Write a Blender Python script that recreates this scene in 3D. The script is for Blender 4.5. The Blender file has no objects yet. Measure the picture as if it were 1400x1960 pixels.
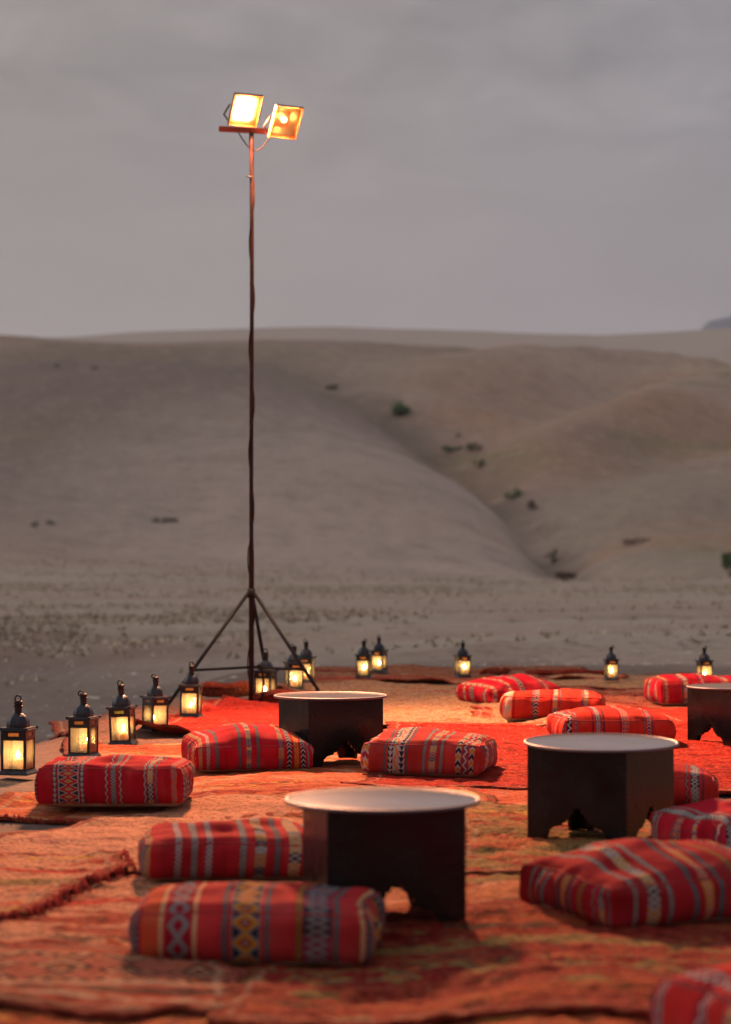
import bpy, bmesh, math, random
import numpy as np
from mathutils import Vector, Matrix

# ------------------------------------------------------------------ scene, camera, light
S = bpy.context.scene
COL = S.collection
CAM_H = 1.22
F = 4000.0                       # focal length in photo pixels (photo 1400 wide)
PITCH = math.atan(100 / F)
cd = bpy.data.cameras.new('camera')
cam = bpy.data.objects.new('camera', cd); COL.objects.link(cam)
cd.sensor_fit = 'HORIZONTAL'; cd.sensor_width = 24.0; cd.lens = F / 1400 * 24
cd.clip_start = 0.1; cd.clip_end = 30000
cam.location = (0, 0, CAM_H)
cam.rotation_euler = (math.pi / 2 + PITCH, 0, 0)
cd.dof.use_dof = True; cd.dof.focus_distance = 12.4; cd.dof.aperture_fstop = 1.9
S.camera = cam

SUN_EL, SUN_AZ = math.radians(24), math.radians(284)      # azimuth: clockwise from +Y (low, behind left shoulder)
W = bpy.data.worlds.new('World'); S.world = W; W.use_nodes = True
wn = W.node_tree; wn.nodes.clear()


class NB:
    """small node helper"""
    def __init__(self, nt): self.nt = nt
    def n(self, t, **kw):
        o = self.nt.nodes.new(t)
        for k, v in kw.items(): setattr(o, k, v)
        return o
    def put(self, sock, v):
        if hasattr(v, 'is_linked') or hasattr(v, 'links'): self.nt.links.new(v, sock)
        else:
            if isinstance(v, (tuple, list)) and len(v) == 3 and sock.type == 'RGBA': v = (*v, 1)
            sock.default_value = v
    def m(self, op, a, b=None, c=None, clamp=False):
        o = self.n('ShaderNodeMath', operation=op, use_clamp=clamp)
        self.put(o.inputs[0], a)
        if b is not None: self.put(o.inputs[1], b)
        if c is not None: self.put(o.inputs[2], c)
        return o.outputs[0]
    def mix(self, f, a, b, blend='MIX'):
        o = self.n('ShaderNodeMix', data_type='RGBA', blend_type=blend)
        self.put(o.inputs[0], f); self.put(o.inputs[6], a); self.put(o.inputs[7], b)
        return o.outputs[2]
    def noise(self, vec, scale, detail=3, rough=.55, dist=0, out=0):
        o = self.n('ShaderNodeTexNoise'); self.put(o.inputs['Vector'], vec)
        o.inputs['Scale'].default_value = scale; o.inputs['Detail'].default_value = detail
        o.inputs['Roughness'].default_value = rough; o.inputs['Distortion'].default_value = dist
        return o.outputs[out]
    def mapping(self, vec, scale=(1, 1, 1), loc=(0, 0, 0), rot=(0, 0, 0)):
        o = self.n('ShaderNodeMapping'); self.put(o.inputs[0], vec)
        o.inputs[1].default_value = loc; o.inputs[2].default_value = rot; o.inputs[3].default_value = scale
        return o.outputs[0]
    def ramp(self, f, stops, interp='LINEAR'):
        o = self.n('ShaderNodeValToRGB'); cr = o.color_ramp; cr.interpolation = interp
        while len(cr.elements) < len(stops): cr.elements.new(.5)
        for e, (p, c) in zip(cr.elements, stops):
            e.position = p; e.color = (*c, 1) if len(c) == 3 else c
        self.put(o.inputs[0], f)
        return o.outputs[0]
    def smooth(self, x, lo, hi):
        o = self.n('ShaderNodeMapRange', interpolation_type='SMOOTHSTEP')
        self.put(o.inputs[0], x); o.inputs[1].default_value = lo; o.inputs[2].default_value = hi
        return o.outputs[0]
    def xyz(self, vec):
        o = self.n('ShaderNodeSeparateXYZ'); self.put(o.inputs[0], vec); return o.outputs
    def cxyz(self, x, y, z=0.0):
        o = self.n('ShaderNodeCombineXYZ')
        for i, v in enumerate((x, y, z)): self.put(o.inputs[i], v)
        return o.outputs[0]


b = NB(wn)
sky = b.n('ShaderNodeTexSky', sky_type='NISHITA', sun_disc=False, sun_elevation=SUN_EL, sun_rotation=SUN_AZ)
sky.dust_density = 4; sky.air_density = 1.0
gen = b.n('ShaderNodeTexCoord').outputs['Generated']
sx, sy, sz = b.xyz(gen)
zc = b.m('MAXIMUM', sz, .02)
den = b.m('ADD', zc, .12)
cl = b.cxyz(b.m('DIVIDE', sx, den), b.m('DIVIDE', sy, den))          # cloud deck overhead
n1 = b.noise(b.mapping(cl, (1.3, .8, 1), (3.1, 1.7, 0)), 1.0, 5, .55, .4)
n2 = b.noise(b.mapping(cl, (4.6, 4.2, 1), (7.3, .2, 0), (0, 0, .12)), 1.0, 5, .6, .5)
n2 = b.m('ADD', .5, b.m('MULTIPLY', b.m('SUBTRACT', n2, .5), b.smooth(b.m('ADD', sz, b.m('MULTIPLY', b.m('SUBTRACT', n1, .5), .12)), .15, .24)))
cloud = b.m('ADD', b.m('MULTIPLY', b.m('SUBTRACT', n1, .5), .42), b.m('MULTIPLY', b.m('SUBTRACT', n2, .5), .85))
deck = b.ramp(sz, [(0, (.56, .435, .385)), (.09, (.43, .355, .325)), (.13, (.34, .292, .276)), (.2, (.285, .26, .253)), (.45, (.27, .255, .255)), (1, (.29, .28, .285))])
deck = b.mix(b.smooth(sx, -.25, .3), b.mix(.20, deck, (.42, .33, .26)), b.mix(.26, deck, (.21, .21, .265)))
gain = b.m('ADD', 1.0, cloud)
deckc = b.mix(1.0, deck, b.cxyz(gain, gain, gain), 'MULTIPLY')
bg1 = b.n('ShaderNodeBackground'); b.put(bg1.inputs[0], sky.outputs[0]); bg1.inputs[1].default_value = .05
bg2 = b.n('ShaderNodeBackground'); b.put(bg2.inputs[0], deckc); bg2.inputs[1].default_value = 1.0
mx = b.n('ShaderNodeMixShader'); mx.inputs[0].default_value = .93
wn.links.new(bg1.outputs[0], mx.inputs[1]); wn.links.new(bg2.outputs[0], mx.inputs[2])
wo = b.n('ShaderNodeOutputWorld'); wn.links.new(mx.outputs[0], wo.inputs[0])

sd = bpy.data.lights.new('sun', 'SUN'); so = bpy.data.objects.new('sun', sd); COL.objects.link(so)
sd.energy = .6; sd.angle = math.radians(60); sd.color = (1, .93, .87)
sdir = Vector((math.sin(SUN_AZ) * math.cos(SUN_EL), math.cos(SUN_AZ) * math.cos(SUN_EL), math.sin(SUN_EL)))
so.rotation_euler = (-sdir).to_track_quat('-Z', 'Y').to_euler()

S.view_settings.view_transform = 'Standard'; S.view_settings.look = 'None'
S.view_settings.exposure = 0.35; S.view_settings.gamma = 1.0; S.view_settings.use_curve_mapping = False
S.render.engine = 'CYCLES'
S.cycles.max_bounces = 8; S.cycles.transparent_max_bounces = 16; S.cycles.sample_clamp_indirect = 4
S.cycles.use_denoising = True; S.cycles.volume_bounces = 1

RNG = random.Random(7)


# ------------------------------------------------------------------ helpers
def tag(o, label=None, cat=None, group=None, kind=None):
    if label: o['label'] = label
    if cat: o['category'] = cat
    if group: o['group'] = group
    if kind: o['kind'] = kind
    return o


def empty(name, loc=(0, 0, 0), rz=0.0, **kw):
    o = bpy.data.objects.new(name, None); COL.objects.link(o)
    o.empty_display_size = .05; o.location = loc; o.rotation_euler = (0, 0, rz)
    return tag(o, **kw)


def mesh_np(name, verts, faces, mat=None, parent=None, smooth=True):
    """verts Nx3 array, faces MxK array (quads or tris) or list"""
    me = bpy.data.meshes.new(name)
    if isinstance(faces, np.ndarray):
        verts = np.asarray(verts, dtype=np.float32)
        k = faces.shape[1]; nf = len(faces)
        me.vertices.add(len(verts)); me.vertices.foreach_set('co', verts.ravel())
        me.loops.add(nf * k); me.loops.foreach_set('vertex_index', faces.astype(np.int32).ravel())
        me.polygons.add(nf)
        me.polygons.foreach_set('loop_start', np.arange(0, nf * k, k, dtype=np.int32))
        me.polygons.foreach_set('loop_total', np.full(nf, k, dtype=np.int32))
        me.update(calc_edges=True); me.validate()
    else:
        me.from_pydata([tuple(v) for v in verts], [], faces); me.update()
    me.polygons.foreach_set('use_smooth', np.full(len(me.polygons), smooth))
    if mat: me.materials.append(mat)
    o = bpy.data.objects.new(name, me); COL.objects.link(o)
    if parent: o.parent = parent
    return o


def bm_obj(name, bm, mat, parent=None, smooth=False):
    me = bpy.data.meshes.new(name); bm.normal_update(); bm.to_mesh(me); bm.free()
    if mat: me.materials.append(mat)
    me.polygons.foreach_set('use_smooth', np.full(len(me.polygons), smooth))
    o = bpy.data.objects.new(name, me); COL.objects.link(o)
    if parent: o.parent = parent
    return o


def add_box(bm, c, s, bevel=0.0, rot=None):
    g = bmesh.ops.create_cube(bm, size=1.0)
    vs = g['verts']
    for v in vs:
        p = Vector((v.co.x * s[0], v.co.y * s[1], v.co.z * s[2]))
        if rot: p = rot @ p
        v.co = p + Vector(c)
    if bevel:
        es = list({e for v in vs for e in v.link_edges})
        bmesh.ops.bevel(bm, geom=es, offset=bevel, segments=1, affect='EDGES')


def add_lathe(bm, prof, n=20, c=(0, 0, 0), phase=0.0, cap=True):
    rings = []
    for r, z in prof:
        rings.append([bm.verts.new((c[0] + r * math.cos(phase + 2 * math.pi * i / n), c[1] + r * math.sin(phase + 2 * math.pi * i / n), c[2] + z)) for i in range(n)])
    for a, d in zip(rings, rings[1:]):
        for i in range(n):
            bm.faces.new((a[i], a[(i + 1) % n], d[(i + 1) % n], d[i]))
    if cap:
        bm.faces.new(list(reversed(rings[0]))); bm.faces.new(rings[-1])


def add_tube(bm, pts, r, n=8, closed=False):
    pts = [Vector(p) for p in pts]
    rr = r if isinstance(r, (list, tuple)) else [r] * len(pts)
    rings = []
    N = len(pts)
    for i, p in enumerate(pts):
        a = pts[(i - 1) % N] if (closed or i > 0) else p
        d = pts[(i + 1) % N] if (closed or i < N - 1) else p
        t = (d - a).normalized()
        ref = Vector((0, 0, 1)) if abs(t.z) < .9 else Vector((1, 0, 0))
        s = t.cross(ref).normalized(); u = s.cross(t)
        rings.append([bm.verts.new(p + (s * math.cos(2 * math.pi * k / n) + u * math.sin(2 * math.pi * k / n)) * rr[i]) for k in range(n)])
    rng = range(N) if closed else range(N - 1)
    for i in rng:
        a, d = rings[i], rings[(i + 1) % N]
        for k in range(n):
            bm.faces.new((a[k], a[(k + 1) % n], d[(k + 1) % n], d[k]))
    if not closed:
        bm.faces.new(list(reversed(rings[0]))); bm.faces.new(rings[-1])


def vnoise(x, y, seed=0):
    x = np.asarray(x, float); y = np.asarray(y, float)
    xi = np.floor(x).astype(np.int64); yi = np.floor(y).astype(np.int64)
    fx = x - xi; fy = y - yi
    fx = fx * fx * fx * (fx * (fx * 6 - 15) + 10); fy = fy * fy * fy * (fy * (fy * 6 - 15) + 10)
    def h(a, c):
        n = (a * 374761393 + c * 668265263 + seed * 974634777) & 0xFFFFFFFF
        n = ((n ^ (n >> 13)) * 1274126177) & 0xFFFFFFFF
        n = n ^ (n >> 16)
        return (n & 0xFFFF) / 32767.5 - 1
    return (h(xi, yi) * (1 - fx) + h(xi + 1, yi) * fx) * (1 - fy) + (h(xi, yi + 1) * (1 - fx) + h(xi + 1, yi + 1) * fx) * fy


def fbm(x, y, seed=0, oct=4, g=.5):
    a, s, r = 1.0, 0.0, 0.0
    for i in range(oct):
        s = s + a * vnoise(x * 2 ** i, y * 2 ** i, seed + i * 17); r += a; a *= g
    return s / r


def sstep(x, lo, hi):
    t = np.clip((x - lo) / (hi - lo), 0, 1); return t * t * (3 - 2 * t)


def at(px, py, z=0.0):
    """where the sight line through a photo pixel meets the height z"""
    a = (px - 700) / F; c = -(py - 980) / F
    ct, st = math.cos(PITCH), math.sin(PITCH)
    d = (a, ct - c * st, st + c * ct)
    t = (z - CAM_H) / d[2]
    return d[0] * t, d[1] * t


# ------------------------------------------------------------------ terrain heights
EDGE_Y = [0, 8, 11.9, 13.2, 15.25, 18.8, 22.7, 24.6, 40]
EDGE_X = [-4.2, -3.0, -2.35, -2.0, -1.75, -1.3, -.95, -.75, -.2]


def camp(x, y):
    """low mounds of the camp site"""
    return .022 * vnoise(x / 1.1 + 3.3, y / 1.3, 5) + .016 * vnoise(x / .6, y / .7 + 8.8, 6)


def hill_z(x, y):
    Y = np.maximum(y, 1.0); u = x / Y; px = 700 + F * u
    ycr = np.interp(px, [-2500, -800, 0, 250, 520, 700, 850, 1000, 1200, 1400, 2000, 4000], [760, 660, 633, 641, 633, 641, 652, 664, 680, 702, 730, 850])
    Yc = 390 + 20 * np.sin(u * 20); Yb = np.interp(px, [-3000, 0, 700, 1400, 4000], [110, 118, 128, 150, 190])
    zcr = CAM_H + (1080 - ycr) / F * Yc
    t = (Y - Yb) / (Yc - Yb)
    tc = np.clip(t, 0, 1)
    s = .45 * (tc * tc * (3 - 2 * tc)) + .55 * tc ** 1.25
    z = zcr * s
    z = np.where(t > 1, zcr * (1 - .55 * sstep(t, 1.0, 2.2)), z)
    # softened crest
    z = z - np.where(t > 0, .03 * zcr * np.exp(-((t - 1) / .10) ** 2), 0)
    return z, t


def plan(px, py):
    """screen point of the photo -> plan position on the smooth hillside"""
    Ys = np.linspace(105, 395, 2000); xs = (px - 700) / F * Ys
    z, _ = hill_z(xs, Ys)
    sy_ = 1080 - F * (z - CAM_H) / Ys
    i = int(np.argmin(np.abs(sy_ - py)))
    return xs[i], Ys[i]


def polyd(x, y, pts):
    """distance to a polyline, signed side, and parameter along it"""
    best = np.full(x.shape, 1e9); side = np.zeros(x.shape); par = np.zeros(x.shape)
    n = len(pts) - 1
    for i in range(n):
        ax, ay = pts[i]; bx_, by_ = pts[i + 1]; dx, dy = bx_ - ax, by_ - ay
        L = dx * dx + dy * dy
        t = np.clip(((x - ax) * dx + (y - ay) * dy) / L, 0, 1)
        qx, qy = x - ax - dx * t, y - ay - dy * t
        d = np.hypot(qx, qy); m = d < best
        best = np.where(m, d, best); side = np.where(m, np.sign(dx * qy - dy * qx), side); par = np.where(m, (i + t) / n, par)
    return best, side, par


GULLY = [plan(*p) for p in [(560, 690), (640, 742), (765, 795), (870, 855), (935, 893), (1004, 950), (1062, 1000), (1096, 1050), (1150, 1084), (1240, 1104), (1360, 1112)]]
SPUR1 = [plan(*p) for p in [(862, 775), (900, 745), (1000, 728), (1150, 722), (1320, 735)]]
SPUR2 = [plan(*p) for p in [(945, 878), (1010, 862), (1120, 838), (1260, 800), (1420, 770)]]
SPUR3 = [plan(*p) for p in [(1090, 985), (1180, 960), (1290, 930), (1450, 880)]]
SIDE1 = [plan(*p) for p in [(925, 872), (1000, 838), (1100, 800), (1230, 762)]]
SIDE2 = [plan(*p) for p in [(1060, 1000), (1130, 940), (1280, 880), (1420, 850)]]
LSPUR = [plan(*p) for p in [(1000, 1040), (860, 960), (700, 905), (560, 880), (430, 840)]]
LDIP = [plan(*p) for p in [(-100, 880), (120, 900), (300, 940), (420, 1010)]]


def terrain(x, y):
    x = np.asarray(x, float); y = np.asarray(y, float)
    shp = x.shape; x = x.ravel(); y = y.ravel()
    z = np.zeros(x.shape)
    r = np.hypot(x, y)
    near = r < 60
    z[near] = camp(x[near], y[near]) * (1 - sstep(r[near], 24, 34))
    # the camp terrace ends along the lantern line; a shallow hollow lies beyond
    ex = np.interp(y, EDGE_Y, EDGE_X)
    d = np.maximum(np.maximum(ex - x, (y - 24.7) * .8), 0)
    deep = np.interp(x / np.maximum(y, 5), [-.2, -.12, -.05, 0, .06, .3], [.95, .9, .62, .33, .16, .12])
    z += -deep * sstep(d, .05, 3.2) * (1 - sstep(y, 25, 52)) * sstep(y, -5, 6)
    # rough open ground
    g = sstep(d, .3, 2.5)
    z += g * (.055 * fbm(x / 1.1, y / 1.1, 31, 4) + .06 * fbm(x / 7, y / 5, 41, 3) * sstep(r, 24, 40))
    # track across the flat
    z += -.26 * np.exp(-((y - 46 - .22 * x - 1.5 * np.sin(x * .2)) / 1.0) ** 2) * sstep(r, 30, 38)
    z += -.15 * np.exp(-((y - 31 - .45 * x) / .5) ** 2) * sstep(x, -.5, 2) * sstep(r, 25, 28)
    z += .13 * np.exp(-((y - 32.3 - .45 * x) / .5) ** 2) * sstep(x, -.5, 2) * sstep(r, 25, 28)
    # hills
    far = y > 70
    if far.any():
        X, Y = x[far], y[far]
        h, t = hill_z(X, Y)
        k = sstep(Y, 100, 150) * (1 - sstep(t, .85, 1.05))
        dd, sd_, par = polyd(X, Y, GULLY)
        wid = np.interp(par, [0, .3, .6, 1], [9, 8, 6, 4]); dep = np.interp(par, [0, .15, .4, .8, 1], [.6, 2.2, 2.8, 1.6, .6])
        h = h - 1.0 * dep * np.exp(-(dd / wid) ** 2) - 1.9 * np.exp(-(dd / 2.2) ** 2) * np.interp(par, [0, .3, .9, 1], [0, .6, 1, .4])
        h = h + np.where(sd_ > 0, 0, 1) * np.interp(par, [0, .2, .5, 1], [0, 1.4, 1.8, .5]) * sstep(dd, 2, 26) * (1 - sstep(dd, 45, 120)) * k
        for P, a, w in ((SPUR1, 4.6, 13), (SPUR2, 4.8, 11), (SPUR3, 2.4, 10), (LSPUR, .5, 30)):
            dd, _, par = polyd(X, Y, P); h = h + a * np.exp(-(dd / w) ** 2) * sstep(par, -.2, .3) * k
        for P, a, w in ((SIDE1, 3.6, 8), (SIDE2, 2.0, 8), (LDIP, 2.2, 26)):
            dd, _, par = polyd(X, Y, P); h = h - a * np.exp(-(dd / w) ** 2) * k
        h = h + k * (1.3 * fbm(X / 34, Y / 34, 51, 4) + .34 * fbm(X / 4, Y / 6, 61, 3))
        # far pale ridge behind
        px = 700 + F * X / Y
        yf = np.interp(px, [-3000, 0, 500, 640, 800, 950, 1150, 1300, 1400, 2000, 4000], [760, 662, 640, 636, 641, 648, 655, 649, 643, 650, 720])
        zf = (CAM_H + (1080 - yf) / F * 900) * np.exp(-(np.minimum(0, Y - 900) / 330) ** 2) * (1 - .6 * sstep(Y, 900, 2200)) + 2 * fbm(X / 90, Y / 90, 71, 3) * sstep(Y, 500, 700)
        zf = np.where(Y > 430, zf, -50)
        z[far] += np.maximum(h, zf)
    return z.reshape(shp)


# ------------------------------------------------------------------ plain materials
def mat(name, col=(.5, .5, .5), rough=.6, metal=0.0, bump=0.0, bscale=60, var=0.0, spec=.5):
    m = bpy.data.materials.new(name); m.use_nodes = True
    nt = m.node_tree; q = NB(nt); bs = nt.nodes['Principled BSDF']
    bs.inputs['Roughness'].default_value = rough; bs.inputs['Metallic'].default_value = metal
    bs.inputs['Specular IOR Level'].default_value = spec
    oc = q.n('ShaderNodeTexCoord').outputs['Object']
    nz = q.noise(oc, bscale * .25, 4)
    lo = tuple(c * (1 - var) for c in col); hi = tuple(min(1, c * (1 + var)) for c in col)
    q.put(bs.inputs['Base Color'], q.ramp(nz, [(.3, lo), (.7, hi)]))
    if bump:
        bp = q.n('ShaderNodeBump'); bp.inputs['Strength'].default_value = bump; bp.inputs['Distance'].default_value = .004
        q.put(bp.inputs['Height'], q.noise(oc, bscale, 3)); nt.links.new(bp.outputs[0], bs.inputs['Normal'])
        rr = q.m('ADD', q.m('MULTIPLY', q.m('SUBTRACT', nz, .5), .35), rough); q.put(bs.inputs['Roughness'], rr)
    return m


def emis(name, col, strength):
    m = bpy.data.materials.new(name); m.use_nodes = True; nt = m.node_tree
    nt.nodes.clear(); q = NB(nt)
    e = q.n('ShaderNodeEmission'); e.inputs[0].default_value = (*col, 1); e.inputs[1].default_value = strength
    o = q.n('ShaderNodeOutputMaterial'); nt.links.new(e.outputs[0], o.inputs[0])
    return m


# ------------------------------------------------------------------ ground
def ground_mat():
    m = bpy.data.materials.new('desert_soil'); m.use_nodes = True; nt = m.node_tree; q = NB(nt); bs = nt.nodes['Principled BSDF']
    pos = q.n('ShaderNodeNewGeometry').outputs['Position']
    x, y, z = q.xyz(pos)
    n_big = q.noise(q.mapping(pos, (.012, .016, .02)), 1, 4, .55, .4)
    n_mid = q.noise(q.mapping(pos, (.09, .12, .1)), 1, 5, .6)
    n_fin = q.noise(pos, 2.2, 5, .7)
    n_grit = q.noise(pos, 26, 3, .7)
    col = q.ramp(n_big, [(.32, (.40, .288, .238)), (.5, (.50, .375, .305)), (.68, (.545, .425, .325))])
    # broad darker and paler fields; some paint slope and spur light into the colour
    def field(px_, py_, rx, ry, rot=0.0):
        cx, cy = plan(px_, py_)
        dx, dy = q.m('SUBTRACT', x, cx), q.m('SUBTRACT', y, cy)
        nn = q.m('MULTIPLY', q.m('SUBTRACT', n_big, .5), 1.6)
        e = q.m('ADD', q.m('POWER', q.m('DIVIDE', q.m('ADD', dx, q.m('MULTIPLY', dy, rot)), rx), 2.0), q.m('POWER', q.m('DIVIDE', dy, ry), 2.0))
        return q.smooth(q.m('ADD', e, nn), 1.5, .15)
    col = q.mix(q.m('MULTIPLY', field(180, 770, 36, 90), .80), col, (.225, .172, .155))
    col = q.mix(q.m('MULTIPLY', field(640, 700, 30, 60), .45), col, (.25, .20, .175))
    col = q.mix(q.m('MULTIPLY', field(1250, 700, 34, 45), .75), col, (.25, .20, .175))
    col = q.mix(q.m('MULTIPLY', field(660, 960, 30, 70, .10), .55), col, (.56, .455, .40))  # paler tone stands in for light on the gentler slope
    col = q.mix(q.m('MULTIPLY', field(1230, 960, 13, 55), .50), col, (.30, .255, .19))
    col = q.mix(q.m('MULTIPLY', field(935, 770, 14, 26), .42), col, (.50, .32, .225))  # orange light on the spur edge, put into the ground colour
    col = q.mix(q.m('MULTIPLY', field(1000, 868, 12, 20), .46), col, (.46, .27, .19))  # painted orange light on the next spur edge
    col = q.mix(q.m('MULTIPLY', field(1330, 842, 18, 18), .55), col, (.46, .25, .16))  # same painted light on the right-hand spur
    # reddish earth and thin green growth on the slopes
    hillk = q.smooth(y, 150, 210)
    redn = q.smooth(q.noise(q.mapping(pos, (.020, .030, .11), (4.2, 0, 0)), 1, 3, .5, .8), .52, .68)
    right = q.smooth(q.m('DIVIDE', x, q.m('MAXIMUM', y, 1)), -.01, .07)
    col = q.mix(q.m('MULTIPLY', q.m('MULTIPLY', redn, right), q.m('MULTIPLY', hillk, .85)), col, (.50, .30, .205))
    grn = q.smooth(q.noise(q.mapping(pos, (.022, .028, .10), (0, 9.1, 0)), 1, 3, .5, .6), .50, .66)
    col = q.mix(q.m('MULTIPLY', q.m('MULTIPLY', grn, hillk), q.m('ADD', .25, q.m('MULTIPLY', right, .35))), col, (.29, .265, .15))
    col = q.mix(q.m('MULTIPLY', q.smooth(n_mid, .45, .7), .34), col, (.30, .23, .195))
    n_tuft = q.noise(q.mapping(pos, (.5, .5, .5)), 1, 4, .7)
    col = q.mix(q.m('MULTIPLY', q.smooth(n_tuft, .50, .68), .34), col, (.24, .19, .145))
    col = q.mix(q.m('MULTIPLY', q.smooth(n_tuft, .47, .30), .45), col, (.56, .46, .38))
    # trodden strips and dry stubble on the flat
    flat = q.m('SUBTRACT', 1.0, q.smooth(y, 115, 150))
    strip = q.noise(q.mapping(pos, (.03, .16, .1), (0, 2.0, 0)), 1, 3, .5, .3)
    col = q.mix(q.m('MULTIPLY', q.smooth(strip, .46, .6), q.m('MULTIPLY', flat, .7)), col, (.52, .445, .365))
    spots = q.smooth(n_fin, .52, .7)
    col = q.mix(q.m('MULTIPLY', spots, .28), col, (.50, .42, .36))
    col = q.mix(q.m('MULTIPLY', q.smooth(n_grit, .55, .75), .25), col, (.20, .155, .135))
    col = q.mix(q.m('MULTIPLY', q.m('MULTIPLY', q.n('ShaderNodeAttribute', attribute_name='channel').outputs['Fac'], q.smooth(n_mid, .3, .55)), .75), col, (.15, .125, .095))
    # mauve, darker soil round the camp and down the bank beside it
    edge = q.m('ADD', y, q.m('MULTIPLY', q.m('SUBTRACT', q.noise(q.mapping(pos, (.16, .2, .1)), 1, 3), .5), 16))
    near = q.m('SUBTRACT', 1.0, q.smooth(q.m('ADD', edge, q.m('MULTIPLY', x, 1.6)), 24, 40))
    col = q.mix(q.m('MULTIPLY', near, .68), col, q.mix(1.0, col, (.33, .295, .31), 'MULTIPLY'))
    camp_k = q.m('MULTIPLY', q.smooth(y, 26, 14), .62)
    col = q.mix(camp_k, col, q.mix(1.0, col, (.40, .36, .38), 'MULTIPLY'))
    clod = q.noise(q.mapping(pos, (1, 1.3, 1), (0, 5, 0)), 3.4, 5, .72, .3)
    col = q.mix(q.m('MULTIPLY', q.smooth(clod, .50, .66), .55), col, q.mix(1.0, col, (.50, .47, .46), 'MULTIPLY'))
    col = q.mix(q.m('MULTIPLY', q.smooth(clod, .42, .30), .40), col, q.mix(1.0, col, (1.5, 1.45, 1.42), 'MULTIPLY'))
    # wheel tracks pressed across the flat
    for y0_, sl, wd_, x0_ in ((46, .22, 1.5, -60), (52.5, .22, 1.3, -60), (31, .45, .35, -.5), (33, .45, .3, -.5), (78, -.08, 2.6, -60)):
        dl = q.m('ABSOLUTE', q.m('SUBTRACT', q.m('SUBTRACT', y, y0_), q.m('ADD', q.m('MULTIPLY', x, sl), q.m('MULTIPLY', q.m('SINE', q.m('MULTIPLY', x, .2)), 1.5 if sl == .22 else .2))))
        tk = q.m('MULTIPLY', q.smooth(dl, wd_, wd_ * .3), q.m('MULTIPLY', q.smooth(x, x0_, x0_ + 2), q.smooth(q.noise(q.mapping(pos, (.2, .2, .2), (y0_, 0, 0)), 1, 3), .38, .55)))
        col = q.mix(q.m('MULTIPLY', tk, .5), col, q.mix(1.0, col, (.58, .54, .52), 'MULTIPLY'))
    # slight blend to warm brown in the hollow beside the terrace
    low = q.smooth(z, -.15, -.7)
    col = q.mix(q.m('MULTIPLY', low, .2), col, (.36, .26, .235))
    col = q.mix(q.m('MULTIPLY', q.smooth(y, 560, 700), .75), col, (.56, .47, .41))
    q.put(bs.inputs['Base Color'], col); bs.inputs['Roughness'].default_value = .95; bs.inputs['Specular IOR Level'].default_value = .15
    bp = q.n('ShaderNodeBump'); bp.inputs['Strength'].default_value = .9; bp.inputs['Distance'].default_value = .08
    q.put(bp.inputs['Height'], q.m('ADD', n_fin, q.m('MULTIPLY', n_grit, .25))); nt.links.new(bp.outputs[0], bs.inputs['Normal'])
    return m


def build_ground():
    a_in = np.linspace(-14, 14, 361); a_out = np.concatenate([np.linspace(-180, -50, 40)[:-1], np.linspace(-50, -14, 40)[:-1]])
    ang = np.concatenate([a_out, a_in, -a_out[::-1]])[:-1]
    ang = np.radians(ang)
    rad = np.concatenate([[.6], np.geomspace(1.0, 6100, 700)])
    A, R = np.meshgrid(ang, rad)
    x = R * np.sin(A); y = R * np.cos(A)
    z = terrain(x, y)
    n, mcol = len(rad), len(ang)
    idx = np.arange(n * mcol).reshape(n, mcol)
    nx_ = np.roll(idx, -1, axis=1)
    f = np.stack([idx[:-1], nx_[:-1], nx_[1:], idx[1:]], -1).reshape(-1, 4)
    v = np.stack([x, y, z], -1).reshape(-1, 3)
    cidx = len(v)
    v = np.vstack([v, [[0, 0, 0]]])
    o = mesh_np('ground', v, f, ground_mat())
    tag(o, kind='structure')
    ch = np.zeros(len(v)); fy_ = v[:, 1] > 100
    dd, _, par = polyd(v[fy_, 0], v[fy_, 1], GULLY)
    ch[fy_] = np.exp(-(dd / np.interp(par, [0, .3, 1], [5, 3.2, 1.8])) ** 2) * np.interp(par, [0, .2, .9, 1], [.1, .7, 1, .6])
    o.data.attributes.new('channel', 'FLOAT', 'POINT').data.foreach_set('value', ch.astype(np.float32))
    # close the small hole under the camera
    bm = bmesh.new(); bm.from_mesh(o.data); bm.verts.ensure_lookup_table()
    c = bm.verts[cidx]
    for i in range(mcol):
        bm.faces.new((c, bm.verts[int(idx[0, (i + 1) % mcol])], bm.verts[int(idx[0, i])]))
    bmesh.ops.recalc_face_normals(bm, faces=bm.faces)
    if sum(fc.normal.z for fc in list(bm.faces)[:50]) < 0: bmesh.ops.reverse_faces(bm, faces=bm.faces)
    bm.to_mesh(o.data); bm.free()
    o.data.polygons.foreach_set('use_smooth', np.full(len(o.data.polygons), True))


build_ground()


def build_mountain():
    n, k = 70, 30
    xs = np.concatenate([np.linspace(600, 950, 50), np.linspace(970, 2600, n - 50)]); ys = np.linspace(4300, 5400, k)
    X, Y = np.meshgrid(xs, ys)
    prof = np.interp(700 + F * X / 4800, [1150, 1310, 1335, 1358, 1385, 1400, 1450, 1550, 1800, 2300, 2700], [0, .86, .90, .955, .975, .985, 1.0, 1.06, 1.0, .75, 0])
    across = np.exp(-((Y - 4800) / 330) ** 2)
    Z = prof * across * 592 * (1 + .02 * fbm(X / 120, Y / 120, 91, 4)) - 5
    idx = np.arange(n * k).reshape(k, n)
    f = np.stack([idx[:-1, :-1], idx[:-1, 1:], idx[1:, 1:], idx[1:, :-1]], -1).reshape(-1, 4)
    o = mesh_np('mountain', np.stack([X, Y, Z], -1).reshape(-1, 3), f, mat('mountain_rock_hazed', (.19, .20, .225), .95, 0, 0, 60, .1))  # blue of the distant air is partly put into the rock colour
    tag(o, kind='structure')


build_mountain()

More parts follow.
